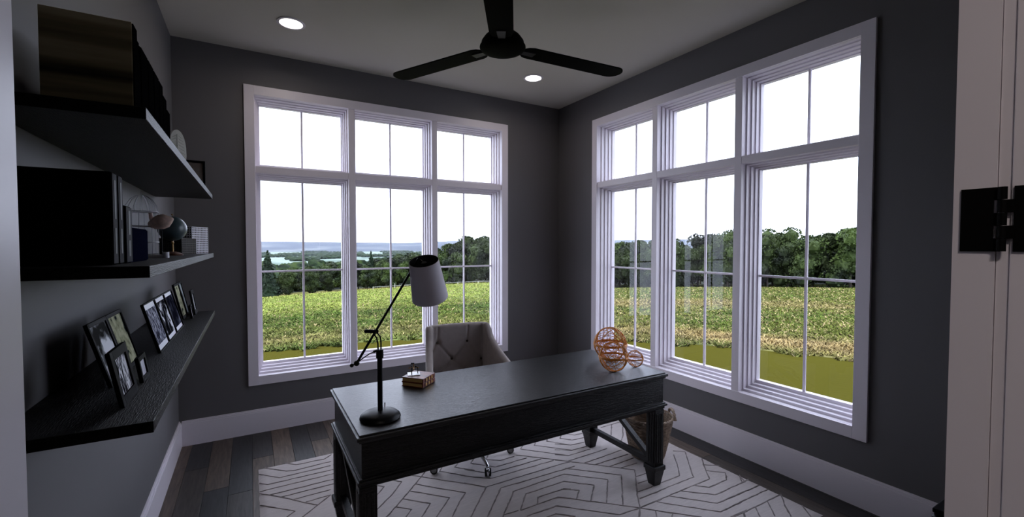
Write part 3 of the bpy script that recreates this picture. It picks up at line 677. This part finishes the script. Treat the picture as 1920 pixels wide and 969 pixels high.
rows = [(-2.640, -2.575, .223, .05), (-2.560, -2.470, .225, 0), (-2.462, -2.380, .225, 0), (-2.372, -2.290, .224, 0), (-2.282, -2.215, .222, 0), (-2.208, -2.140, .196, 0), (-2.132, -2.065, .168, 0)]
ords = ['first slim black file beside the bronze album on the highest shelf, slightly leaning', 'second black file from the bronze album on the highest shelf', 'third black file from the bronze album on the highest shelf', 'fourth black file from the bronze album on the highest shelf',
        'fifth black file from the bronze album on the highest shelf, last of the tall ones', 'sixth black file on the highest shelf, lower than the tall ones', 'shortest black file at the right end of the row on the highest shelf']
for (y0, y1, h, ln), lab in zip(rows, ords):
    case(.236, .15, y0, y1, SUP, h, lab, slots=False, group='black files on the highest shelf', lean=ln, spine='book_dark')

# white ribbed wing ornament
wg = thing('wing_ornament', 'white ribbed wing-shaped ornament on the highest shelf', 'ornament', (.175, -1.62, SUP), R(32))
def feather(name, x0, w, h, y):
    out = []
    for i in range(15):
        a = PI*i/14; out.append((x0+w*math.cos(a)*(1 if i < 8 else 1), h*.45+h*.55*math.sin(a)**.8))
    pts = [(x0-w*.75, 0), (x0+w*.75, 0)]+out
    b = MB(); mt = Matrix.Translation((0, y, 0)) @ Matrix.Rotation(PI/2, 4, 'X'); b.prism(pts, -.008, .008, mt)
    o = b.build(name, 'wing', wg, True)
    r_ = MB()
    for k in range(12):
        z = h*.12+k*h*.068
        ww = w*.85*(1 if z < h*.6 else math.sqrt(max(.05, 1-((z-h*.45)/(h*.55))**2)))
        r_.tube([(x0-ww, y-.007, z-.008), (x0, y-.010, z+.004), (x0+ww, y-.007, z-.008)], .0022, 5)
    r_.cyl((x0, y-.009, .004), (x0, y-.009, h*.9), .003, seg=6)
    r_.build('ribs', 'wing', o, True)
feather('wing', .000, .032, .185, .014); feather('wing', .030, .036, .205, -.006)

def frame(x, y0, y1, z, h, lean, lab, pic, bw=.010, mat_w=0.0, mattop=0.0, name='picture_frame', group='picture frames leaning on the lowest shelf', th=.010):
    # stands on its bottom edge facing the room, top leaning back towards the wall by `lean` metres
    t = thing(name, lab, 'picture frame', (x, (y0+y1)/2, z+.0002), 0, group); w = y1-y0
    t.rotation_euler = (0, -math.asin(lean/h) if h else 0, 0)
    b = MB(); b.box(-th, 0, -w/2, -w/2+bw, 0, h, .001); b.box(-th, 0, w/2-bw, w/2, 0, h, .001); b.box(-th, 0, -w/2+bw, w/2-bw, 0, bw); b.box(-th, 0, -w/2+bw, w/2-bw, h-bw, h)
    b.build('frame_border', 'frame', t)
    MB().box(-th, -th+.002, -w/2+bw, w/2-bw, bw, h-bw).build('backing', 'frame', t)
    if mat_w or mattop:
        MB().box(-th+.002, -th+.004, -w/2+bw, w/2-bw, bw, h-bw).build('mount', 'mat_white', t)
    MB().box(-th+.004, -th+.0055, -w/2+bw+mat_w, w/2-bw-mat_w, bw+mat_w+mattop, h-bw-mat_w-mattop).build('picture', pic, t)
    return t
for q, (y0, y1, lo, pic, w_) in enumerate((
      ('near', 0, SLOW, 0, 0),)): pass
z = SLOW
frame(.137, -2.445, -2.258, z, .193, .052, 'black frame with a pale cliff picture, back left of the nearest frame cluster', 'print_cliff', .012)
frame(.137, -2.255, -2.070, z, .193, .052, 'black frame with a beige picture with dark specks, back right of the nearest frame cluster', 'print_birds', .012)
frame(.206, -2.672, -2.508, z, .144, .027, 'thick black frame with a swirling grey picture, front of the nearest frame cluster', 'print_wave', .024)
frame(.205, -2.432, -2.338, z, .076, .012, 'tiny black frame with a blank pale picture in the nearest frame cluster', 'print_pale', .014)
frame(.187, -2.000, -1.774, z, .195, .051, 'left panel of the leaning black triptych, white-edged stone picture', 'print_stone', .005, .006, .016, group='triptych on the lowest shelf')
frame(.187, -1.771, -1.547, z, .195, .051, 'middle panel of the leaning black triptych, picture with bright arch', 'print_arch', .005, .006, .012, group='triptych on the lowest shelf')
frame(.187, -1.544, -1.318, z, .195, .051, 'right panel of the leaning black triptych, darkest picture', 'print_night', .005, .006, .012, group='triptych on the lowest shelf')
frame(.160, -1.085, -.900, z, .197, .042, 'tall black frame with beige speckled picture in the farthest frame cluster', 'print_birds', .012)
frame(.160, -.897, -.790, z, .197, .042, 'tall black frame with icy white picture in the farthest frame cluster', 'print_ice', .010)
frame(.200, -1.080, -1.010, z, .076, .010, 'tiny black frame with a pale picture in the farthest frame cluster', 'print_pale', .010)
frame(.200, -.925, -.800, z, .145, .022, 'black frame at the far right end of the lowest shelf', 'print_wave', .024)
# frame on the highest shelf faces the doorway
t = frame(0, -.075, .075, 0, .150, .010, 'small black frame with a tan picture at the far end of the highest shelf', 'print_tan', .012, group=None, name='picture_frame')
t.location = (.200, -1.12, SUP+.0002); t.rotation_euler = (R(-5), 0, 0); t.rotation_euler = Matrix.Rotation(-PI/2, 3, 'Z').to_euler()

# globe
gl = thing('desk_globe', 'teal-grey globe on a brass stem with red-brown base on the middle shelf', 'globe', (.168, -1.500, SMID))
MB().sphere((0, 0, .126), .0575, 40, 24).build('sphere', 'globe', gl, True)
b = MB(); b.tube([(0, (.064)*math.sin(a), .126+.064*math.cos(a)) for a in [R(20)+R(180)*i/18 for i in range(19)]], .002, 6); b.cyl((0, 0, .018), (0, 0, .064), .004, .003); b.sphere((0, 0, .060), .006, 10, 8)
b.sphere((0, .003, .192), .004, 8, 6)
b.build('stem', 'brass', gl, True)
MB().lathe([(0, 0), (.040, 0), (.041, .006), (.030, .012), (.012, .018), (0, .018)], seg=32).build('base', 'redwood', gl, True)
# patterned boxes
def lattice_box(loc, rz, w, d, h, lab, pm, cell, lid):
    t = thing('patterned_box', lab, 'box', loc, rz)
    MB().box(-w/2+.002, w/2-.002, -d/2+.002, d/2-.002, .001, h-.002).build('inner_box', 'black', t)
    b = MB(); nzc = int(h/cell)
    for ax in (0, 1):
        Ln = w if ax == 0 else d; n = max(2, int(Ln/cell))
        for sg in (-1, 1):
            for i in range(n+1):
                a = -Ln/2+Ln*i/n; e = cell*.17
                a0, a1 = max(-Ln/2, a-e), min(Ln/2, a+e); o_ = sg*(d if ax == 0 else w)/2
                p0, p1 = sorted((o_, o_-sg*.003))
                if ax == 0: b.box(a0, a1, p0, p1, 0, h)
                else: b.box(p0, p1, a0, a1, 0, h)
            for j in range(nzc+1):
                z_ = h*j/nzc; e = cell*.17; z0, z1 = max(0, z_-e), min(h, z_+e)
                if ax == 0: b.box(-Ln/2, Ln/2, p0, p1, z0, z1)
                else: b.box(p0, p1, -Ln/2, Ln/2, z0, z1)
    b.build('lattice', pm, t)
    MB().box(-w/2, w/2, -d/2, d/2, h-.004, h, .001).build('lid', pm, t)
    MB().box(-w*.08, w*.08, -d/2-.004, -d/2, h*.74, h*.82, .001).build('clasp', 'black_metal', t)
lattice_box((.170, -.985, SMID), R(-26), .150, .15, .152, 'white and black lattice-patterned box at the far end of the middle shelf', 'lattice', .0125, True)
lattice_box((.150, -1.165, SMID), R(-26), .115, .12, .085, 'smaller dark finely patterned box in front of the white lattice box', 'lattice_dark', .009, True)

# wire birdcage and pink shell on stand
cg = thing('wire_birdcage', 'pewter wire birdcage with domed top behind the files on the middle shelf', 'ornament', (.130, -1.95, SMID))
b = MB()
for k in range(14):
    a = k*2*PI/14; b.tube([(.050*math.cos(a), .050*math.sin(a), .175), (.047*math.cos(a), .047*math.sin(a), .198), (.033*math.cos(a), .033*math.sin(a), .222), (.015*math.cos(a), .015*math.sin(a), .236), (0, 0, .239)], .0009, 4)
b.build('dome_wires', 'pewter', cg, True)
b = MB()
for zz in (.175, .12, .06): b.tube([(.050*math.cos(2*PI*i/40), .050*math.sin(2*PI*i/40), zz) for i in range(40)], .0016, 5, True)
for k in range(8):
    a = k*2*PI/8; b.cyl((.050*math.cos(a), .050*math.sin(a), .0), (.050*math.cos(a), .050*math.sin(a), .175), .0010, seg=5)
b.build('cage_rings', 'pewter', cg, True)
MB().cyl((0, 0, 0), (0, 0, .004), .051, seg=32).build('base', 'pewter', cg, True)
MB().tube([(0, 0, .239), (0, .004, .246), (0, 0, .252), (0, -.004, .246), (0, 0, .240)], .001, 5).build('ring', 'pewter', cg, True)
sh = thing('shell_sculpture', 'pink shell sculpture on a slim white stand left of the globe', 'ornament', (.188, -1.985, SMID))
MB().box(-.034, .022, -.022, .022, .0, .012, .001).build('plinth', 'white_plastic', sh)
MB().cyl((.020, -.020, -.0), (.020, -.020, .022), .0105).build('foot', 'white_plastic', sh, True)
MB().cyl((.006, 0, .012), (.006, 0, .105), .0022, seg=8).build('rod', 'black_metal', sh, True)
b = MB(); b.lathe([(0, -.045), (.010, -.040), (.022, -.022), (.028, .0), (.026, .018), (.014, .034), (.005, .044), (0, .046)], seg=24, mtx=Matrix.Translation((.004, 0, .136)) @ Matrix.Rotation(R(72), 4, 'Y') @ Matrix.Rotation(R(20), 4, 'X'))
b.tube([(-.026, 0, .170), (-.024, 0, .150), (-.018, 0, .130), (-.012, 0, .11)], [.006, .007, .008, .004], 8)
b.build('shell', 'shell', sh, True)

# corner of a small black stand at the doorway, bottom right
st = thing('side_table', 'small black metal side table just showing beside the right door jamb', 'table', (2.622, -3.538, 0))
MB().box(-.016, .30, -.26, .016, .548, .564, .003).build('tabletop', 'black_metal', st)
for sx, sy in ((0, 0), (.27, 0), (0, -.23), (.27, -.23)):
    b = MB(); dx = -.045 if sx == 0 else .045
    b.cyl((sx+dx, sy, .0), (sx, sy, .50), .009, .012); b.cyl((sx, sy, .495), (sx, sy, .548), .014); b.lathe([(.012, 0), (.021, .004), (.021, .012), (.012, .016)], (sx, sy, .520), 20)
    b.build('leg', 'black_metal', st, True)

# ------------------------------------------------------------ outdoors
def azr(x, y):
    dx = x-.486; dy = y+4.126
    return np.degrees(np.arctan2(dx, dy)), np.hypot(dx, dy)
AZK = [-180, -40, 1.3, 27.6, 35, 43, 68, 100, 180]
SLK = [.07, .10, .092, .0716, .077, .0833, .0637, .06, .06]
AZF = [-180, 0, 15, 21, 28, 40, 50, 68, 180]
GF = [-27, -25, -24, -20, -14, -14, -12, -10, -10]
def terrain(x, y):
    az, r = azr(x, y)
    s = np.interp(az, AZK, SLK); z = -.5-s*np.clip(r-9.4, 0, 92)
    zm = -.5-s*92
    gf = np.interp(az, AZF, GF)
    k = np.clip((r-101.4)/300, 0, 1); z = np.where(r > 101.4, zm+(gf-zm)*k, z)
    k2 = np.clip((r-430)/800, 0, 1); k2 = k2*k2*(3-2*k2); z = z+(-60-z)*np.where(r > 430, k2, 0)
    return z
def grid_mesh(name, rs, azs, zf, m, kind='structure'):
    v = []; f = []
    for r in rs:
        for a in azs:
            x = .486+r*math.sin(R(a)); y = -4.126+r*math.cos(R(a)); v.append((x, y, 0))
    va = np.array(v); va[:, 2] = zf(va[:, 0], va[:, 1]); n = len(azs)
    for i in range(len(rs)-1):
        for j in range(n-1): f.append((i*n+j, (i+1)*n+j, (i+1)*n+j+1, i*n+j+1))
    me = bpy.data.meshes.new(name); me.from_pydata(va.tolist(), [], f); me.materials.append(m); me.update()
    me.polygons.foreach_set('use_smooth', [True]*len(me.polygons))
    o = link(name, me); o['kind'] = kind; return o
# mown lawn next to the house
M['lawn'] = mat('olive_lawn', (.044, .041, .007), .95, spec=0, var=.04, vscale=.6)
grid_mesh('ground_lawn', [2.5, 6, 9.0, 9.4, 9.8, 10.2], list(range(-30, 101, 2)), terrain, M['lawn'])
# meadow soil
def meadow_mat(name, spread):
    m, t, b = newmat(name); N = t.nodes; L = t.links
    at = N.new('ShaderNodeAttribute'); at.attribute_name = 'tint'
    c = N.new('ShaderNodeTexCoord'); n1 = N.new('ShaderNodeTexNoise'); n1.inputs['Scale'].default_value = 1.3; n1.inputs['Detail'].default_value = 10; n1.inputs['Roughness'].default_value = .7
    L.new(c.outputs['Object'], n1.inputs['Vector'])
    mr = N.new('ShaderNodeMapRange'); mr.inputs[1].default_value = .3; mr.inputs[2].default_value = .7; mr.inputs[3].default_value = 1-spread; mr.inputs[4].default_value = 1+spread
    L.new(n1.outputs[0], mr.inputs[0])
    vm = N.new('ShaderNodeVectorMath'); vm.operation = 'SCALE'; L.new(at.outputs['Color'], vm.inputs[0]); L.new(mr.outputs[0], vm.inputs['Scale']); L.new(vm.outputs[0], b.inputs['Base Color'])
    b.inputs['Roughness'].default_value = .9; b.inputs['Specular IOR Level'].default_value = .1
    return m
M['soil'] = meadow_mat('meadow_soil', .6); M['grass'] = meadow_mat('meadow_grass', .45)
rng = np.random.default_rng(5)
def vnoise(x, y, s, seed):
    # smooth value noise from a random lattice
    g = np.random.default_rng(seed).random((256, 256)); u = x/s+1000; v = y/s+1000
    iu = np.floor(u).astype(int); iv = np.floor(v).astype(int); fu = u-iu; fv = v-iv; fu = fu*fu*(3-2*fu); fv = fv*fv*(3-2*fv)
    a = g[iu % 256, iv % 256]; b_ = g[(iu+1) % 256, iv % 256]; c = g[iu % 256, (iv+1) % 256]; d = g[(iu+1) % 256, (iv+1) % 256]
    return (a*(1-fu)+b_*fu)*(1-fv)+(c*(1-fu)+d*fu)*fv
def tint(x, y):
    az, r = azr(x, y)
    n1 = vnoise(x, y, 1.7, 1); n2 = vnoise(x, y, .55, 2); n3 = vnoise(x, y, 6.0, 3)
    lush_shaded = np.stack([.085+.05*n1, .125+.05*n2, .022+.01*n1], -1)
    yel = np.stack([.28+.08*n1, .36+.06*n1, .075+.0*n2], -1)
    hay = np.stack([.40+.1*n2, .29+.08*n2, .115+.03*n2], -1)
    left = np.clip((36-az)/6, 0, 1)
    # left: near cloud shade, far sunlit yellow put into tint; right stays mid green
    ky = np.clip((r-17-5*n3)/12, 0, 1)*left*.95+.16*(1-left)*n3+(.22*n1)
    col = lush_shaded*(1-ky[:, None])+yel*ky[:, None]
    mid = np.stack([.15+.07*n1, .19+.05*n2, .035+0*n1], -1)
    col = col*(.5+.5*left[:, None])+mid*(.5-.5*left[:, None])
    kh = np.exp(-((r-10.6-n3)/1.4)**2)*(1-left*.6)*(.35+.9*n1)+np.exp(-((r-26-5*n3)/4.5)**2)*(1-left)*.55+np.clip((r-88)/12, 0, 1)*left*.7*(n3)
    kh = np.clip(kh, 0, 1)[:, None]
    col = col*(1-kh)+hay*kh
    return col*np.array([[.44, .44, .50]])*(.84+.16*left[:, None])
rs = [9.75, 10.05, 10.4, 11, 12, 13, 14.5, 16, 18, 20, 23, 26, 30, 34, 39, 45, 52, 60, 68, 76, 84, 92, 100, 106, 114]
azs = [-12+i*.5 for i in range(int(100/.5)+1)]
md = grid_mesh('ground_meadow', rs, azs, lambda x, y: np.where(azr(x, y)[1] < 9.9, terrain(x, y)-.03, terrain(x, y)+.015), M['soil'])
def set_tint(me, cols):
    ca = me.color_attributes.new('tint', 'FLOAT_COLOR', 'POINT'); a = np.ones((len(cols), 4), np.float32); a[:, :3] = cols; ca.data.foreach_set('color', a.ravel())
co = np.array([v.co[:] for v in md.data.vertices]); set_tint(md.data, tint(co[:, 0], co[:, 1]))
# meadow grass: individual blades in one uncountable mass
NB = 320000
def sect(n, a0, a1):
    az = rng.uniform(a0, a1, n); u = rng.random(n); r = 9.15*(100/9.15)**u
    return az, r
a1, r1_ = sect(int(NB*.54), -12, 35); a2, r2_ = sect(int(NB*.52), 35, 78)
az = np.concatenate([a1, a2]); rr_ = np.concatenate([r1_, r2_])
edge = 9.3+.7*vnoise(az*.35, az*0, .5, 11)+.25*vnoise(az*2.0, az*0, .5, 12)
keep = rr_ > edge; az = az[keep]; rr_ = rr_[keep]; n = len(az)
gx = .486+rr_*np.sin(np.radians(az)); gy = -4.126+rr_*np.cos(np.radians(az)); gz = terrain(gx, gy)
cl = vnoise(gx, gy, .45, 21)*.65+vnoise(gx, gy, 1.6, 22)*.35
hgt = (.018+.075*cl**2+.0022*rr_)*rng.uniform(.6, 1.3, n); wid = (.007+.0024*rr_)*rng.uniform(.7, 1.3, n)
th_ = rng.uniform(0, 2*PI, n); ln = rng.uniform(.6, 2.2, n)*hgt; la = rng.uniform(0, 2*PI, n)
ax_, ay_ = np.cos(th_)*wid, np.sin(th_)*wid
V = np.empty((n, 3, 3)); V[:, 0] = np.stack([gx-ax_, gy-ay_, gz], -1); V[:, 1] = np.stack([gx+ax_, gy+ay_, gz], -1)
V[:, 2] = np.stack([gx+np.cos(la)*ln, gy+np.sin(la)*ln, gz+hgt], -1)
me = bpy.data.meshes.new('meadow_grass'); me.vertices.add(n*3); me.vertices.foreach_set('co', V.ravel().astype(np.float32))
me.loops.add(n*3); me.loops.foreach_set('vertex_index', np.arange(n*3, dtype=np.int32)); me.polygons.add(n)
me.polygons.foreach_set('loop_start', np.arange(0, n*3, 3, dtype=np.int32)); me.polygons.foreach_set('loop_total', np.full(n, 3, dtype=np.int32))
me.update(calc_edges=True); me.materials.append(M['grass'])
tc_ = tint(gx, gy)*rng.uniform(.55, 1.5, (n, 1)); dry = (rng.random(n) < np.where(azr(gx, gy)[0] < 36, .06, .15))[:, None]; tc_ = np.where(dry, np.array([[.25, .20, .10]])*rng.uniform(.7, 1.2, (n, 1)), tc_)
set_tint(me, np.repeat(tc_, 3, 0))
tag(link('meadow_grass', me), 'rough green and straw-coloured meadow grass beyond the lawn', 'grass', kind='stuff')

# trees
def leaf_mat(name, c0, c1, orand=.25):
    m, t, b = newmat(name); N = t.nodes; L = t.links
    c = N.new('ShaderNodeTexCoord'); n1 = N.new('ShaderNodeTexNoise'); n1.inputs['Scale'].default_value = 1.1; n1.inputs['Detail'].default_value = 5
    L.new(c.outputs['Object'], n1.inputs['Vector']); r = N.new('ShaderNodeValToRGB'); r.color_ramp.elements[0].position = .38; r.color_ramp.elements[0].color = (*c0, 1); r.color_ramp.elements[1].position = .64; r.color_ramp.elements[1].color = (*c1, 1)
    L.new(n1.outputs[0], r.inputs[0])
    oi = N.new('ShaderNodeObjectInfo'); mr = N.new('ShaderNodeMapRange'); mr.inputs[3].default_value = 1-orand; mr.inputs[4].default_value = 1+orand; L.new(oi.outputs['Random'], mr.inputs[0])
    vm = N.new('ShaderNodeVectorMath'); vm.operation = 'SCALE'; L.new(r.outputs[0], vm.inputs[0]); L.new(mr.outputs[0], vm.inputs['Scale']); L.new(vm.outputs[0], b.inputs['Base Color'])
    b.inputs['Roughness'].default_value = .7; b.inputs['Specular IOR Level'].default_value = .2
    return m
M['leaf'] = leaf_mat('broadleaf', (.003, .006, .003), (.040, .064, .012), .5)
M['needle'] = leaf_mat('conifer', (.004, .009, .005), (.015, .035, .013))
def crown_mesh(name, seed, lobes, n, size, m, cone=False):
    g = np.random.default_rng(seed); P = []
    if cone:
        z = 1-np.sqrt(g.random(n)); rad = .30*(1-z)*(.65+.35*np.abs(np.sin(z*42)))*np.sqrt(g.uniform(.35, 1, n)); a = g.uniform(0, 2*PI, n)
        P = np.stack([rad*np.cos(a), rad*np.sin(a), .04+.96*z], -1)
    else:
        L_ = []
        for _ in range(lobes):
            a = g.uniform(0, 2*PI); rr2 = g.uniform(.0, .30); L_.append((rr2*math.cos(a), rr2*math.sin(a), g.uniform(.14, .84), g.uniform(.11, .21)))
        for i in range(n):
            cx_, cy_, cz_, r_ = L_[i % lobes]; d = g.normal(size=3); d /= np.linalg.norm(d); d[2] = abs(d[2])*.9 if g.random() < .7 else d[2]
            P.append((cx_+d[0]*r_, cy_+d[1]*r_, cz_+d[2]*r_*.85))
        P = np.array(P)
    u = g.normal(size=(n, 3)); u /= np.linalg.norm(u, axis=1)[:, None]; w = np.cross(u, g.normal(size=(n, 3))); w /= np.linalg.norm(w, axis=1)[:, None]
    sz = size*g.uniform(.6, 1.4, (n, 1)); V = np.stack([P-u*sz, P+w*sz*.8, P+u*sz, P-w*sz*.8], 1).reshape(-1, 3)
    F = [(4*i, 4*i+1, 4*i+2, 4*i+3) for i in range(n)]
    me = bpy.data.meshes.new(name); me.from_pydata(V.tolist(), [], F); me.materials.append(m)
    # dense shaded heart of the crown
    b = bmesh.new(); b.from_mesh(me)
    if cone: bmesh.ops.create_cone(b, segments=10, radius1=.20, radius2=.0, depth=.85, matrix=Matrix.Translation((0, 0, .48)))
    else:
        for cx_, cy_, cz_, r_ in L_: bmesh.ops.create_icosphere(b, subdivisions=1, radius=r_*.70, matrix=Matrix.Translation((cx_, cy_, cz_)))
    b.to_mesh(me); b.free(); return me
crowns = [crown_mesh('crown', 30+i, 15, 3000, .019, M['leaf']) for i in range(5)]
conif = [crown_mesh('conifer_crown', 50+i, 0, 1500, .022, M['needle'], True) for i in range(2)]
tb = MB().cyl((0, 0, -.05), (0, 0, .45), .022, .012, seg=7); tro = tb.build('trunk', 'bark'); trunk_me = tro.data; bpy.data.objects.remove(tro)
def place_tree(az, r, h, wd, kind, lab, group, name='tree'):
    x = .486+r*math.sin(R(az)); y = -4.126+r*math.cos(R(az)); z = float(terrain(np.array([x]), np.array([y]))[0])
    t = thing(name, lab, 'tree', (x, y, z-.05), rnd.uniform(0, 6.28), group); t.scale = (wd, wd, h)
    link('crown', rnd.choice(crowns if kind == 0 else conif), t); link('trunk', trunk_me, t)
LB = 'leafy green tree in the row at the meadow end, seen through the left window'
LRB = 'leafy green tree in the tall wood beyond the field, seen through the right window'
for row in range(3):
    a = -10.0+row*.8
    while a < 35:
        r = 101.5+row*6.5+rnd.uniform(-1, 1.6)
        h = float(np.interp(a, [-4, 8, 14, 20, 24, 35], [5.3, 5.0, 6.0, 7.4, 9.6, 10.5]))*rnd.uniform(.86, 1.12)+row*.9
        place_tree(a, r, h, h*rnd.uniform(.85, 1.1), 0, LB, 'trees at the meadow end through the left window'); a += rnd.uniform(1.7, 2.4)
for row in range(3):
    a = 37+row*.8
    while a < 76:
        r = 101.5+row*6+rnd.uniform(-1, 2)
        h = float(np.interp(a, [37, 44, 50, 56, 66, 76], [11.0, 9.6, 10.2, 10.6, 10.8, 11.2]))*rnd.uniform(.86, 1.12)+row*.5
        place_tree(a, r, h, h*rnd.uniform(.75, 1.0), 0, LRB, 'trees beyond the field through the right window'); a += rnd.uniform(1.6, 2.2)
place_tree(1.6, 96.0, 9.2, 9.0, 1, 'dark pointed conifer at the far left of the left window', None, 'conifer_tree')
place_tree(12.8, 112, 9.0, 7.6, 1, 'dark conifer tip rising behind the leafy row, seen left of the desk lamp shade', 'conifers behind the leafy row', 'conifer_tree')
place_tree(20.8, 112, 9.0, 7.6, 1, 'dark conifer rising behind the leafy row, hidden mostly by the desk lamp shade', 'conifers behind the leafy row', 'conifer_tree')
# forest canopy behind, uncountable
b = bmesh.new(); fr_ = random.Random(4)
proto = []
for s_ in range(4):
    q = bmesh.new(); bmesh.ops.create_icosphere(q, subdivisions=2, radius=1)
    for v in q.verts: v.co *= 1+.45*noise.noise(v.co*2.3+Vector((s_*9, 0, 0)))
    me_ = bpy.data.meshes.new('p'); q.to_mesh(me_); q.free()
    proto.append((np.array([v.co[:] for v in me_.vertices]), [tuple(p.vertices) for p in me_.polygons])); bpy.data.meshes.remove(me_)
Vs = []; Fs = []; off = 0
for (a0, a1_, n_) in ((-15, 37, 2100), (37, 80, 500)):
    for _ in range(n_):
        a = fr_.uniform(a0, a1_); r = math.sqrt(fr_.uniform(122**2, 470**2)) if a0 < 0 else fr_.uniform(122, 240)
        x = .486+r*math.sin(R(a)); y = -4.126+r*math.cos(R(a)); z = float(terrain(np.array([x]), np.array([y]))[0])
        pv, pf = fr_.choice(proto); s_ = fr_.uniform(3.0, 4.6); hh_ = fr_.uniform(6.0, 9.5)
        if r < 160: hh_ *= .45+.55*(r-122)/38*.9 if a < 18 else .8
        if a0 > 0: hh_ = min(hh_, 9.5)
        hh_ *= float(np.interp(a, [-9, 14, 20, 28, 37], [1.0, 1.0, 1.05, 1.1, 1.0])); u_ = fr_.uniform(0, 6.28)
        P_ = np.stack([x+s_*(pv[:, 0]*math.cos(u_)-pv[:, 1]*math.sin(u_)), y+s_*(pv[:, 0]*math.sin(u_)+pv[:, 1]*math.cos(u_)), z+hh_*.5+pv[:, 2]*hh_*.5], -1)
        Vs.append(P_); Fs += [tuple(i+off for i in f) for f in pf]; off += len(P_)
me = bpy.data.meshes.new('distant_forest'); me.from_pydata(np.concatenate(Vs).tolist(), [], Fs)
M['forest'] = ramp_mat('forest_canopy', [(.35, (.003, .007, .004)), (.5, (.009, .019, .007)), (.66, (.026, .042, .011))], .35, 8, .85, bump=0, spec=.1)
me.materials.append(M['forest']); tag(link('distant_forest', me), 'mass of forest treetops filling the slope beyond the meadow trees', 'forest', kind='stuff')
b.free()
# forest floor, valley with fields and the far ridge
M['forest_floor'] = mat('forest_floor', (.012, .018, .008), .95, var=.3, vscale=.1)
grid_mesh('ground_forest', [99, 110, 125, 150, 190, 240, 300, 380, 430, 520, 640, 800, 1000, 1230, 1500], list(range(-30, 111, 3)), lambda x, y: terrain(x, y)-.1, M['forest_floor'])
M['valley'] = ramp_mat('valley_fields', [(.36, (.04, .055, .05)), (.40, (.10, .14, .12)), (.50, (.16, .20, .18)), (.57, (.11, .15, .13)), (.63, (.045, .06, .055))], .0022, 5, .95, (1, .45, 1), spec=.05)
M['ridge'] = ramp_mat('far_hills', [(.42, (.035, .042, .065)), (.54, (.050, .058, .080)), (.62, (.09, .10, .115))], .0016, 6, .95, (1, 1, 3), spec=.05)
def hill(x, y):
    az, r = azr(x, y)
    top = np.interp(az, [-30, 0, 10, 18, 24, 30, 40, 46, 70, 100], [58, 52, 42, 36, 72, 98, 84, 80, 100, 105])
    k = np.clip((r-4600)/2600, 0, 1); k = k*k*(3-2*k)
    return -60+(top*(.93+.07*vnoise(x, y, 900, 31)*2)+60)*k+8*vnoise(x, y, 500, 33)*k
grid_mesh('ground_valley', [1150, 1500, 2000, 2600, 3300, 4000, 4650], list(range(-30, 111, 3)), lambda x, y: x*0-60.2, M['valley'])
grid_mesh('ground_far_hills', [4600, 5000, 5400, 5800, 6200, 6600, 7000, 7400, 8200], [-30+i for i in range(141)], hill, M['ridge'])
# tree lines between the valley fields
Vs = []; Fs = []; off = 0
for _ in range(80):
    a = fr_.uniform(-6, 36); r = fr_.uniform(1900, 4300); ln_ = fr_.uniform(80, 420); th0 = fr_.choice([0.1, 1.3, .3])+fr_.uniform(-.2, .2)
    x0 = .486+r*math.sin(R(a)); y0 = -4.126+r*math.cos(R(a)); k = max(3, int(ln_/26))
    for i in range(k):
        pv, pf = proto[i % 4]; s_ = fr_.uniform(13, 20); x = x0+math.cos(th0)*i*26; y = y0+math.sin(th0)*i*26
        Vs.append(np.stack([x+pv[:, 0]*s_, y+pv[:, 1]*s_, -60+6+pv[:, 2]*9], -1)); Fs += [tuple(q+off for q in f) for f in pf]; off += len(pv)
me = bpy.data.meshes.new('valley_hedgerows'); me.from_pydata(np.concatenate(Vs).tolist(), [], Fs); me.materials.append(M['forest'])
tag(link('valley_hedgerows', me), 'dark tree lines dividing the pale valley fields', 'trees', kind='stuff')
# white fence rail across the left field
fn = thing('field_fence', 'thin white rail fence across the far end of the left field', 'fence')
def gp(a, r):
    x = .486+r*math.sin(R(a)); y = -4.126+r*math.cos(R(a)); return Vector((x, y, float(terrain(np.array([x]), np.array([y]))[0])))
prev = None; k = 0; a = 13.0
rail = MB(); M['fence'] = mat('fence_white', (.55, .56, .5), .8)
while a < 32:
    p_ = gp(a, 90.5)
    MB().box(-.03, .03, -.03, .03, -.1, .70 if k != 1 else 1.1).build('post', 'fence', fn, loc=p_)
    if prev is not None: rail.cyl(prev+Vector((0, 0, .62)), p_+Vector((0, 0, .62)), .018, seg=5)
    prev = p_; a += 2.6; k += 1
rail.build('rail', 'fence', fn)
# morning haze lying in the valley
hz = bpy.data.materials.new('valley_haze'); hz.use_nodes = True; t = hz.node_tree; t.nodes.clear()
o_ = t.nodes.new('ShaderNodeOutputMaterial'); vs_ = t.nodes.new('ShaderNodeVolumeScatter'); vs_.inputs['Color'].default_value = (.74, .86, 1.0, 1); vs_.inputs['Density'].default_value = .00003
t.links.new(vs_.outputs[0], o_.inputs['Volume'])
bm = bmesh.new(); A0 = []
for r, z in ((1200, -80), (1200, 130), (8600, 130), (8600, -80)):
    A0.append([bm.verts.new((.486+r*math.sin(R(a)), -4.126+r*math.cos(R(a)), z)) for a in range(-25, 106, 10)])
for q in range(4):
    A_, B_ = A0[q], A0[(q+1) % 4]
    for k in range(len(A_)-1): bm.faces.new((A_[k], A_[k+1], B_[k+1], B_[k]))
bm.faces.new([A0[q][0] for q in range(4)]); bm.faces.new([A0[q][-1] for q in (3, 2, 1, 0)])
b = MB(); b.merge(bm); o = b.build('valley_haze', hz); tag(o, 'pale blue haze lying over the valley and far hills', 'haze', kind='stuff')
